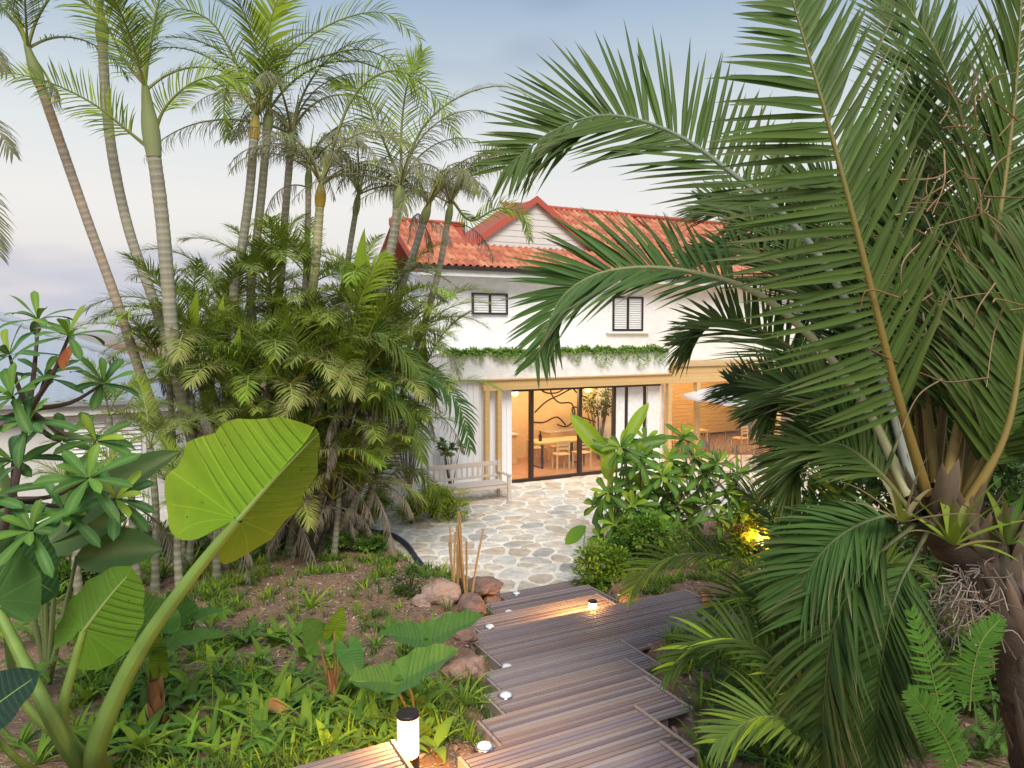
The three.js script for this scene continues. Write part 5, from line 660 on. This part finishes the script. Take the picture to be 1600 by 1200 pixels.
bush('leaf_mound', 'loose leafy mound between elephant ear and palm clump', gp(330, 870), 0.5, 0.2, 0.3, 900, [G3.mid, G3.palm], 0.12, { clumps: 16, aspect: 0.28 });
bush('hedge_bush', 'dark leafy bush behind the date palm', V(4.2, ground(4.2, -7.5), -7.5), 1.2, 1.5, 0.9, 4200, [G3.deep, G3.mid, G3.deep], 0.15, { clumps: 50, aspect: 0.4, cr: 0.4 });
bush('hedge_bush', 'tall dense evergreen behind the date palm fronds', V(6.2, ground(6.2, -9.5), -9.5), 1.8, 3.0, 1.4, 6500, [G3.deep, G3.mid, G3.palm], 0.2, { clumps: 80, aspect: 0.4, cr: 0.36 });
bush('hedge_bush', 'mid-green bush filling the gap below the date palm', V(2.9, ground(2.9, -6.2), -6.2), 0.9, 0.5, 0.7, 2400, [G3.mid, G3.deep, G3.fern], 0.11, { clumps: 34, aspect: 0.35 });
{ // saplings against the cladding
  let P = HW(-3.1, 0, 0.55); bush('sapling', 'thin-stemmed sapling with round leaves against the white cladding', P, 0.5, 0.5, 0.25, 420, [[0.12, 0.24, 0.06], [0.2, 0.3, 0.08]], 0.13, { clumps: 16, lift: 2.0, aspect: 0.8, category: 'tree', tw: 0.02, twig: [0.2, 0.17, 0.14] });
  P = HW(-2.0, 0, 0.55); bush('sapling', 'small round-leaved sapling standing behind the bench', P, 0.28, 0.22, 0.15, 110, [[0.1, 0.22, 0.06], [0.22, 0.28, 0.06]], 0.14, { clumps: 9, lift: 1.2, aspect: 0.9, category: 'tree', tw: 0.016 });
  P = HW(4.1, 0.012, -1.9); bush('indoor_plant', 'dark leafy plant standing inside behind the glass door', P, 0.5, 0.5, 0.4, 700, [G3.deep, [0.09, 0.12, 0.03]], 0.12, { clumps: 20, lift: 1.85, category: 'plant', tw: 0.02 });
}
{ // trailing green along the parapet
  const g = new GB(); for (let k = 0; k < 6800; k++) { const a = rr(-1.9, 5.05), hang = rnd() < 0.16 ? Math.pow(rnd(), 1.5) * 0.42 * clamp(0.3 + noise2(a * 1.3, 2) + 0.35) : 0, P = HW(a, 3.45 + rr(0, 0.17) * (0.7 + 0.5 * noise2(a * 2, 0)) - hang, hang > 0.02 ? 0.26 + rr(0, 0.06) : rr(-0.05, 0.27)); const c = vary([[0.22, 0.38, 0.06], [0.3, 0.44, 0.07]][k % 2], 0.3); leafInto(g, P, V(rr(-1, 1), rr(-0.6, 0.8), rr(-0.2, 1)), V(0, 1, 0.2), rr(0.07, 0.13), 0.055, { profile: 'oval', seg: 2, cross: 2, c0: c, c1: c }); }
  const m = single('trailing_greenery', g.geo(), M.leaf, 'green creeper trailing over the white parapet edge', 'creeper'); m.userData.kind = 'stuff';
}
{ // leafless branching shrub
  const P = V(4.0, 0, -15.2); P.y = ground(P.x, P.z); const o = thing('bare_shrub', 'leafless pale-branched shrub in front of the lit terrace', 'shrub', P);
  function grow(A, D, L, r, lv) { const B = A.clone().addScaledVector(D, L), mid = A.clone().lerp(B, 0.5).add(V(rr(-0.05, 0.05), rr(-0.03, 0.05), rr(-0.05, 0.05))); part(o, 'branch', tube([A, mid, B], (t) => r * (1 - 0.35 * t), 6, vary([0.3, 0.26, 0.23], 0.2), 6, P), M.bark); if (lv > 0) for (let k = 0; k < (lv > 2 ? 3 : 2); k++) grow(B, D.clone().add(V(rr(-0.75, 0.75), rr(-0.1, 0.5), rr(-0.6, 0.6))).normalize(), L * rr(0.62, 0.85), r * 0.66, lv - 1); }
  for (const D of [V(-0.5, 1, 0.1), V(0.3, 1, 0.2), V(-0.1, 1, -0.2), V(0.7, 0.8, 0.1)]) grow(P, D.normalize(), 0.7, 0.032, 3);
}

/* ------------------------------------------------------------------ low palms, ferns and lilies */
{
  const P = V(2.35, 0, -5.9); P.y = ground(P.x, P.z); const o = thing('low_palm', 'young palm with one frond curving over the boardwalk', 'palm tree', P), hub = at(1262, 965, 5.8);
  part(o, 'trunk', tube([P, hub], 0.05, 8, [0.16, 0.1, 0.06], 6, P), M.bark);
  const F = (pts, c = {}) => addFrond(o, { pts: [hub, ...pts.map(([x, y, d]) => at(x, y, d ?? 5.9))], n: 46, len: 0.42, wid: 0.024, fwdL: 0.95, fwdR: 0.95, rise: 0.5, droop: 0.5, gravity: 0.2, col: G3.palm, lit: 0.3, seg: 4, cross: 1, fold: 0, bare: 0.15, r0: 0.016, r1: 0.004, hint: V(-0.1, 1, 0.35), brown: 0.3, rcol: [0.3, 0.26, 0.1], ...c });
  F([[1200, 905], [1130, 870], [1060, 868], [1012, 890], [985, 925]]); F([[1230, 880], [1200, 800], [1150, 760]], { col: G3.dateBlue }); F([[1290, 870], [1310, 780], [1300, 720]], { col: G3.dateBlue }); F([[1320, 920], [1390, 880], [1450, 900]]); F([[1215, 940], [1160, 930], [1110, 960]], { col: G3.dateBlue });
  const s = P.clone(); const st = thing('cut_stump', 'short pinkish-brown cut trunk at the corner of the boardwalk', 'stump', onGround(1103, 968)); part(st, 'wood', tube([V(0, -0.03, 0), V(0.02, 0.15, 0), V(0, 0.36, 0)], (t) => 0.075 * (1 - 0.15 * t), 12, (t) => [0.34, 0.2, 0.14], 10), M.bark);
  const Q = V(1.6, 0, -3.75); Q.y = ground(Q.x, Q.z); const o2 = thing('low_palm', 'young date palm seedling spreading dark fronds beside the lowest steps', 'palm tree', Q), h2 = at(1330, 1170, 3.75);
  part(o2, 'trunk', tube([Q, h2], 0.05, 8, [0.12, 0.08, 0.05], 5, Q), M.bark);
  for (const [pts, c] of [[[[1250, 1075, 3.8], [1180, 1010, 3.9], [1110, 1000, 4.0], [1045, 1050, 4.05]], { rise: 0.6 }], [[[1290, 1060, 3.9], [1240, 960, 4.1], [1160, 930, 4.3]], {}], [[[1270, 1140, 3.7], [1190, 1120, 3.7], [1120, 1160, 3.7]], { col: G3.palm }], [[[1350, 1050, 3.9], [1350, 950, 4.1], [1310, 890, 4.3]], {}], [[[1390, 1090, 3.8], [1440, 1020, 3.9], [1500, 1010, 4]], {}]]) addFrond(o2, { pts: [h2, ...pts.map(([x, y, d]) => at(x, y, d))], n: 36, len: 0.36, wid: 0.03, fwdL: 0.95, fwdR: 0.95, rise: 0.45, droop: 0.4, gravity: 0.15, col: G3.date, lit: 0.12, seg: 4, cross: 2, fold: 0.3, bare: 0.2, r0: 0.014, r1: 0.004, hint: V(-0.1, 1, 0.4), ...c }, M.gloss);
}
function fern(P, n, L, label, group, lean = V(), col = G3.fern) {                             // sword fern: each frond a part, its leaflets joined
  const p = thing('sword_fern', label, 'fern', P, 0, group);
  for (let k = 0; k < n; k++) { const a = k * 2.4 + rr(-0.3, 0.3), D = V(Math.cos(a) * 0.6, 1, Math.sin(a) * 0.6).add(lean).normalize(), l = L * rr(0.75, 1.1), A = V(), B = D.clone().multiplyScalar(l * 0.5), C = D.clone().multiplyScalar(l * 0.85).add(V(D.x * 0.15 * l, -0.12 * l, D.z * 0.15 * l)), E = D.clone().multiplyScalar(l).add(V(D.x * 0.35 * l, -0.4 * l, D.z * 0.35 * l));
    const f = frondParts({ pts: [A, B, C, E], n: 30, len: L * 0.13, wid: L * 0.034, fwdL: 1.35, fwdR: 1.35, rise: 0.1, rjit: 0.2, droop: 0.3, col: vary(col, 0.15), seg: 3, cross: 1, fold: 0, bare: 0.1, r0: 0.004, r1: 0.0015, sides: 4, hint: V(D.x * -0.2, 1, D.z * -0.2 + 0.3), cvar: 0.12 }); const r = part(p, 'frond', f.rachis.geo(), M.stem); part(r, 'leaflets', f.all.geo(), M.leaf, 'stuff'); }
  return p;
}
{ // ferns at the trunk foot: fronds hang in front of the bark
  const fr = (label, base, list) => { const B = at(...base), p = thing('sword_fern', label, 'fern', B); for (const pts of list) { const W = pts.map(([x, y, d]) => at(x, y, d)); const f = frondParts({ pts: W, n: 27, len: 0.1, wid: 0.022, fwdL: 1.35, fwdR: 1.35, rise: 0.05, rjit: 0.25, droop: 0.25, col: vary([0.1, 0.23, 0.022], 0.2), seg: 4, cross: 2, fold: 0.15, bare: 0.06, r0: 0.005, r1: 0.002, hint: V(-0.1, 0.35, 1), cvar: 0.15, each: true }); const r = part(p, 'frond', f.rachis.geo(B), M.stem); for (const g of f.leaflets) part(r, 'leaflet', g.geo(B), M.leaf); } };
  fr('sword fern with wide ladder-like fronds against the date palm trunk', [1480, 1215, 3.15], [[[1478, 1200, 3.15], [1470, 1120, 3.12], [1450, 1030, 3.1], [1425, 955, 3.1]], [[1500, 1210, 3.1], [1480, 1160, 3.08], [1445, 1110, 3.05], [1420, 1080, 3.05]], [[1515, 1110, 3.15], [1520, 1050, 3.12], [1535, 1000, 3.1], [1562, 968, 3.1]]]);
  fern(onGround(330, 985), 9, 0.36, 'pale fern at the edge of the mulch behind the big leaf stalk'); fern(onGround(40, 1090), 9, 0.42, 'dark fern in the shade of the lowest elephant ear leaf', undefined, V(), G3.mid); fern(onGround(60, 1010), 9, 0.44, 'green fern below the banana paddle stalks', undefined, V(), [0.12, 0.26, 0.03]); fern(onGround(1560, 1185), 8, 0.36, 'fern tucked against the bark of the date palm', undefined, V(), G3.mid);
  fern(onGround(150, 1010), 8, 0.34, 'pale fern between the elephant ear stalks'); fern(onGround(230, 900), 8, 0.4, 'fern under the broad leaves by the palms'); fern(onGround(1220, 1175), 9, 0.4, 'dark fern growing among the lilies below the date palm', undefined, V(), G3.mid); fern(onGround(1440, 1190), 8, 0.4, 'fern at the foot of the shaggy trunk', undefined, V(), G3.mid);
}
const lily = (px, py, o) => strapPlant(o.name ?? 'lily_clump', o.label, 'lily', onGround(px, py), o);
const LB = 'bright strap-leaved lily in the mulch bed', GL = 'strap-leaved lilies in the mulch bed';
for (const [x, y, L] of [[410, 1160, 0.42], [290, 1190, 0.36], [555, 1150, 0.4], [725, 1105, 0.3], [690, 1085, 0.26], [455, 1065, 0.3], [395, 1040, 0.3], [345, 1060, 0.28], [605, 1105, 0.28], [480, 1130, 0.3], [350, 1130, 0.3], [640, 1150, 0.24], [210, 1190, 0.3], [430, 1010, 0.26], [560, 1050, 0.26], [665, 1120, 0.24], [300, 1110, 0.3], [245, 1195, 0.3], [585, 1010, 0.24], [505, 1180, 0.36], [330, 1165, 0.36], [380, 1095, 0.32], [440, 1110, 0.34], [540, 1090, 0.32], [270, 1060, 0.34], [310, 1035, 0.34], [590, 1075, 0.3], [190, 1110, 0.36], [365, 1190, 0.36], [455, 1190, 0.3], [160, 1060, 0.36], [30, 1170, 0.36], [70, 1060, 0.36], [15, 1010, 0.4], [115, 1170, 0.3], [60, 1195, 0.34]]) lily(x, y, { label: LB, group: GL, n: 11, L, W: L * 0.115, cols: [G3.fern, G3.lime, G3.mid], e0: 0.3, droop: 1.1 });
for (const [x, y] of [[1530, 1190], [1480, 1180], [1400, 1160], [1360, 1190], [1440, 1120], [1560, 1150], [1330, 1120]]) lily(x, y, { name: 'liriope', label: 'dark grassy liriope around the foot of the date palm', group: 'liriope round the date palm foot', n: 12, L: 0.42, W: 0.03, cols: [G3.deep, G3.mid, G3.date], e0: 0.4, droop: 1.1 });
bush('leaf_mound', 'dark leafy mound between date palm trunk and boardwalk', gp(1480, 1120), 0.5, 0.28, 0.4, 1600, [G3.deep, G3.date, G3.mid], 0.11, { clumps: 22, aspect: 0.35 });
lily(487, 950, { label: 'yellow-green rosette standing alone on the mulch', n: 15, L: 0.34, W: 0.052, cols: [G3.lime, G3.fern], e0: 0.15, e1: 1.3, droop: 0.5 });
for (const [x, y, L] of [[150, 880, 0.5], [205, 880, 0.5], [255, 905, 0.45], [120, 930, 0.5], [190, 840, 0.5], [300, 890, 0.42], [60, 960, 0.5], [385, 885, 0.5], [420, 872, 0.5], [350, 880, 0.5], [470, 862, 0.5]]) lily(x, y, { name: 'cordyline', label: 'dark broad-strapped cordyline under the tall palms', group: 'cordylines below the palms', n: 12, L, W: L * 0.14, cols: [G3.mid, G3.deep, G3.palm, G3.blue], e0: 0.5, droop: 0.9, tip: G3.yellow });
for (const [x, y, L] of [[1085, 1035, 0.26], [1050, 1005, 0.28], [1150, 1010, 0.3], [1120, 1090, 0.36], [1095, 1110, 0.34], [1180, 1120, 0.42], [1150, 1170, 0.42], [1230, 1150, 0.42], [1100, 1190, 0.36], [1200, 1195, 0.42], [1200, 1040, 0.34], [1260, 1100, 0.36], [1040, 965, 0.26], [1290, 1190, 0.4], [1160, 960, 0.3]]) lily(x, y, { name: 'agapanthus', label: 'dark strap-leaved agapanthus along the lower boardwalk edge', group: 'agapanthus beside the boardwalk', n: 13, L: L * 1.1, W: L * 0.075, cols: [[0.06, 0.16, 0.045], G3.mid, G3.deep, G3.fern], e0: 0.35, droop: 1.2 });
{ // broad-leaved weeds, set out one by one
  const kinds = []; for (let v = 0; v < 4; v++) { const t = thing('leafy_weed', ['bright green leafy weed sprouting in the mulch bed', 'dark green leafy weed sprouting in the mulch bed', 'pale lime leafy weed sprouting in the mulch bed', 'fresh green six-leaved weed sprouting in the mulch bed'][v], 'weed', V(0, -50, 0), 0, 'leafy weeds in the mulch bed'); const n = 5 + (v % 2); for (let k = 0; k < n; k++) { const a = k * 2.4, el = lerp(1.2, 0.2, k / n), g = new GB(), D = V(Math.cos(a) * Math.cos(el), Math.sin(el), Math.sin(a) * Math.cos(el)), c = vary([G3.fern, G3.mid, G3.lime, G3.fern][v], 0.3); leafInto(g, V(0, k * 0.012, 0), D, V(0, 1, 0).addScaledVector(D, -D.y).normalize(), rr(0.16, 0.3), rr(0.05, 0.085), { profile: 'lance', seg: 5, cross: 2, droop: 0.9, c0: c, c1: c, rib: mixc(c, [0.3, 0.4, 0.1], 0.4) }); part(t, 'leaf', g.geo(), M.leaf); } kinds.push(t); }
  const spots = []; let tries = 0; while (spots.length < 110 && tries++ < 4000) { const x = rr(110, 700), y = rr(930, 1195), clear = Math.hypot((x - 520) / 170, (y - 925) / 75); if (clear < 1 || (x > 590 && y < 985) || rnd() > 0.25 + (y - 900) / 260) continue; const P = onGround(x, y); if (deckAt(P.x, P.z, 0.1) !== null || spots.some((q) => q.distanceTo(P) < 0.1)) continue; spots.push(P); }
  spots.forEach((P, i) => { const k = kinds[i % 4]; let o = k; if (i >= 4) { o = k.clone(); o.name = numbered('leafy_weed'); scene.add(o); } o.position.copy(P); o.rotation.y = rnd() * 6.28; o.scale.setScalar(rr(0.75, 1.35)); });
}
{ // yellow flower spikes
  for (const [x, y, h] of [[318, 1075, 0.45], [392, 1100, 0.4], [330, 1130, 0.5], [500, 1000, 0.4], [612, 985, 0.3], [100, 900, 0.4], [440, 1180, 0.3], [390, 1190, 0.45], [540, 940, 0.24]]) { const P = onGround(x, y), p = thing('flower_spike', 'thin stalk topped by small yellow florets', 'flower', P, 0, 'yellow flower spikes in the bed'), g = new GB(); part(p, 'stem', tube([V(), V(0.02, h * 0.5, 0), V(0.01, h, 0.02)], 0.0035, 5, G3.fern, 8), M.stem); for (let k = 0; k < 34; k++) { const t = rr(0.62, 1.05), a = rnd() * 6.28; leafInto(g, V(0.012, h * t, 0.015), V(Math.cos(a), 0.7, Math.sin(a)), V(0, 1, 0), 0.024, 0.012, { profile: 'oval', seg: 2, c0: G3.yellow, c1: [0.4, 0.42, 0.05] }); } part(p, 'florets', g.geo(), M.leaf, 'stuff'); }
}
{ // one big withered leaf
  const P = onGround(428, 1130), g = new GB(); leafInto(g, V(-0.1, 0.12, 0), V(1, 0.1, 0.2), V(0, 1, 0.3), 0.24, 0.16, { profile: 'oval', seg: 7, cross: 4, fold: 0.6, droop: 0.9, wave: 0.08, c0: [0.5, 0.2, 0.05], c1: [0.42, 0.2, 0.08] }); const m = single('withered_leaf', g.geo(), M.dry, 'curled orange-brown withered leaf lying on the lilies', 'leaf', P);
}

/* ------------------------------------------------------------------ rocks and canes */
const rockMat = ['#ab8776', '#bd9c88', '#98796c'].map((c) => std({ color: c, roughness: 0.9, map: mapsS[2], bumpMap: grainBump, bumpScale: 0.012 }));
function rock(px, py, r, sy, label, i, group) {
  const P = onGround(px, py), g = new THREE.IcosahedronGeometry(1, 5), p = g.attributes.position, o = rnd() * 50, q = V();
  for (let k = 0; k < p.count; k++) { q.fromBufferAttribute(p, k); const d = 1 + 0.2 * noise3(q.x * 0.9 + o, q.y * 0.9, q.z * 0.9) + 0.05 * noise3(q.x * 2.6 + o, q.y * 2.6, q.z * 2.6) + 0.03 * noise3(q.x * 8 + o, q.y * 8, q.z * 8); p.setXYZ(k, q.x * d * r, q.y * d * r * sy, q.z * d * r * 0.85); } g.computeVertexNormals(); const uv = g.attributes.uv; for (let k = 0; k < p.count; k++) uv.setXY(k, p.getX(k) * 2 + p.getZ(k), p.getY(k) * 2 + p.getZ(k) * 0.5);
  const m = single('garden_rock', g, rockMat[i % 3], label, 'rock', P.add(V(0, r * sy * 0.45, 0)), group); m.rotation.y = rnd() * 6; return m;
}
rock(728, 1062, 0.2, 0.72, 'large rounded pinkish rock touching the boardwalk edge below the taro', 0); rock(690, 938, 0.26, 0.7, 'big purple-brown rock left of the dry canes', 1); rock(735, 962, 0.2, 0.8, 'brown rock in front of the dry canes', 2); rock(768, 955, 0.16, 0.8, 'reddish rock against the boardwalk corner', 0); rock(700, 985, 0.22, 0.5, 'flat pale brown rock under the arrow-shaped leaves', 1); rock(752, 925, 0.28, 0.35, 'low flat rock behind the dry canes', 2); rock(655, 1000, 0.14, 0.6, 'small brown rock half hidden by weeds', 0); rock(722, 1000, 0.16, 0.7, 'dark rust-brown rock beside the boardwalk', 2); rock(660, 945, 0.15, 0.6, 'small rock at the foot of the dark shrub', 1);
{ const P = onGround(722, 940), o = thing('cane_clump', 'bundle of dry tan canes standing among the rocks', 'canes', P); for (let k = 0; k < 12; k++) { const a = V(rr(-0.12, 0.12), -0.05, rr(-0.08, 0.08)), top = V(a.x * 1.6 + rr(-0.12, 0.12), rr(0.75, 1.2), rr(-0.1, 0.1)); part(o, 'cane', tube([a, a.clone().lerp(top, 0.5).add(V(rr(-0.015, 0.015), 0, 0)), top], (t, s) => 0.016 * (1 - 0.25 * t) * (1 + 0.12 * ((s * 4 % 1) < 0.08 ? 1 : 0)), 8, vary([0.42, 0.26, 0.11], 0.25), 24), M.stem); } part(o, 'burnt_stub', tube([V(-0.01, -0.05, 0.05), V(0, 0.15, 0.05), V(-0.02, 0.33, 0.05)], (t) => 0.05 * (1 - 0.8 * t), 8, [0.015, 0.013, 0.012], 8), M.bark); }

/* ------------------------------------------------------------------ loose ground cover */
{ // bark chips and dead leaves
  const g = new GB(), c = [1, 1, 1]; leafInto(g, V(-0.5, 0, 0), V(1, 0.15, 0), V(0, 1, 0), 1, 0.42, { profile: 'lance', seg: 3, cross: 2, fold: 0.3, droop: 0.5, c0: c, c1: c }); const geo = g.geo(), N = 15000, im = new THREE.InstancedMesh(geo, M.dry, N), m = new THREE.Matrix4(), col = new THREE.Color(), tones = [[0.27, 0.17, 0.11], [0.36, 0.25, 0.17], [0.17, 0.1, 0.07], [0.44, 0.33, 0.23], [0.52, 0.42, 0.31], [0.23, 0.13, 0.085]]; let k = 0, guard = 0;
  while (k < N && guard++ < 200000) { const d = 3 + Math.pow(rnd(), 0.7) * 11.6, x = rr(-0.62, 0.66) * d; const h = ground(x, -d); if (h < 0.08 || deckAt(x, -d, 0.02) !== null) continue; const s = rr(0.025, 0.085); m.compose(V(x, h + 0.008, -d), new THREE.Quaternion().setFromEuler(new THREE.Euler(rr(-0.4, 0.4), rnd() * 6.28, rr(-0.4, 0.4))), V(s, s, s * rr(0.5, 1.3))); im.setMatrixAt(k, m); const t = vary(tones[Math.floor(rnd() * 6)], 0.25); im.setColorAt(k, col.setRGB(...t)); k++; }
  im.count = k; im.name = 'leaf_litter'; im.castShadow = im.receiveShadow = true; im.userData = { kind: 'stuff', label: 'brown bark chips and dead leaves covering the beds', category: 'leaf litter' }; scene.add(im);
}
{ // fine grass and seedlings
  const g = new GB(); for (let k = 0; k < 9; k++) { const a = k * 2.4, el = rr(0.7, 1.4), D = V(Math.cos(a) * Math.cos(el), Math.sin(el), Math.sin(a) * Math.cos(el)), c = [1, rr(0.85, 1), 0.9]; leafInto(g, V(rr(-0.03, 0.03), 0, rr(-0.03, 0.03)), D, V(0, 1, 0), rr(0.07, 0.17), rr(0.006, 0.016), { profile: 'strap', seg: 3, cross: 1, fold: 0, droop: 0.9, c0: c, c1: c }); }
  const geo = g.geo(), N = 5200, im = new THREE.InstancedMesh(geo, M.leaf, N), m = new THREE.Matrix4(), col = new THREE.Color(); let k = 0, guard = 0;
  while (k < N && guard++ < 160000) { const d = 3.2 + Math.pow(rnd(), 0.8) * 11, x = rr(-0.62, 0.62) * d, h = ground(x, -d); if (h < 0.08 || deckAt(x, -d, 0.03) !== null) continue; if (noise2(x * 0.9, d * 0.9) < rr(-0.35, 0.45)) continue; const px = 800 + x / d * FOCAL; if (px > 380 && px < 620 && d > 6.3 && d < 11 && rnd() < 0.8) continue; m.compose(V(x, h, -d), new THREE.Quaternion().setFromEuler(new THREE.Euler(rr(-0.1, 0.1), rnd() * 6.28, rr(-0.1, 0.1))), V(1, rr(0.7, 1.5), 1).multiplyScalar(rr(0.8, 1.5))); im.setMatrixAt(k, m); im.setColorAt(k, col.setRGB(...vary([G3.fern, G3.mid, G3.lime, G3.palm][k % 4], 0.25))); k++; }
  im.count = k; im.name = 'grass'; im.castShadow = im.receiveShadow = true; im.userData = { kind: 'stuff', label: 'fine green grass and seedlings scattered over the beds', category: 'grass' }; scene.add(im);
}

scene.updateMatrixWorld(true);
renderer.render(scene, camera);
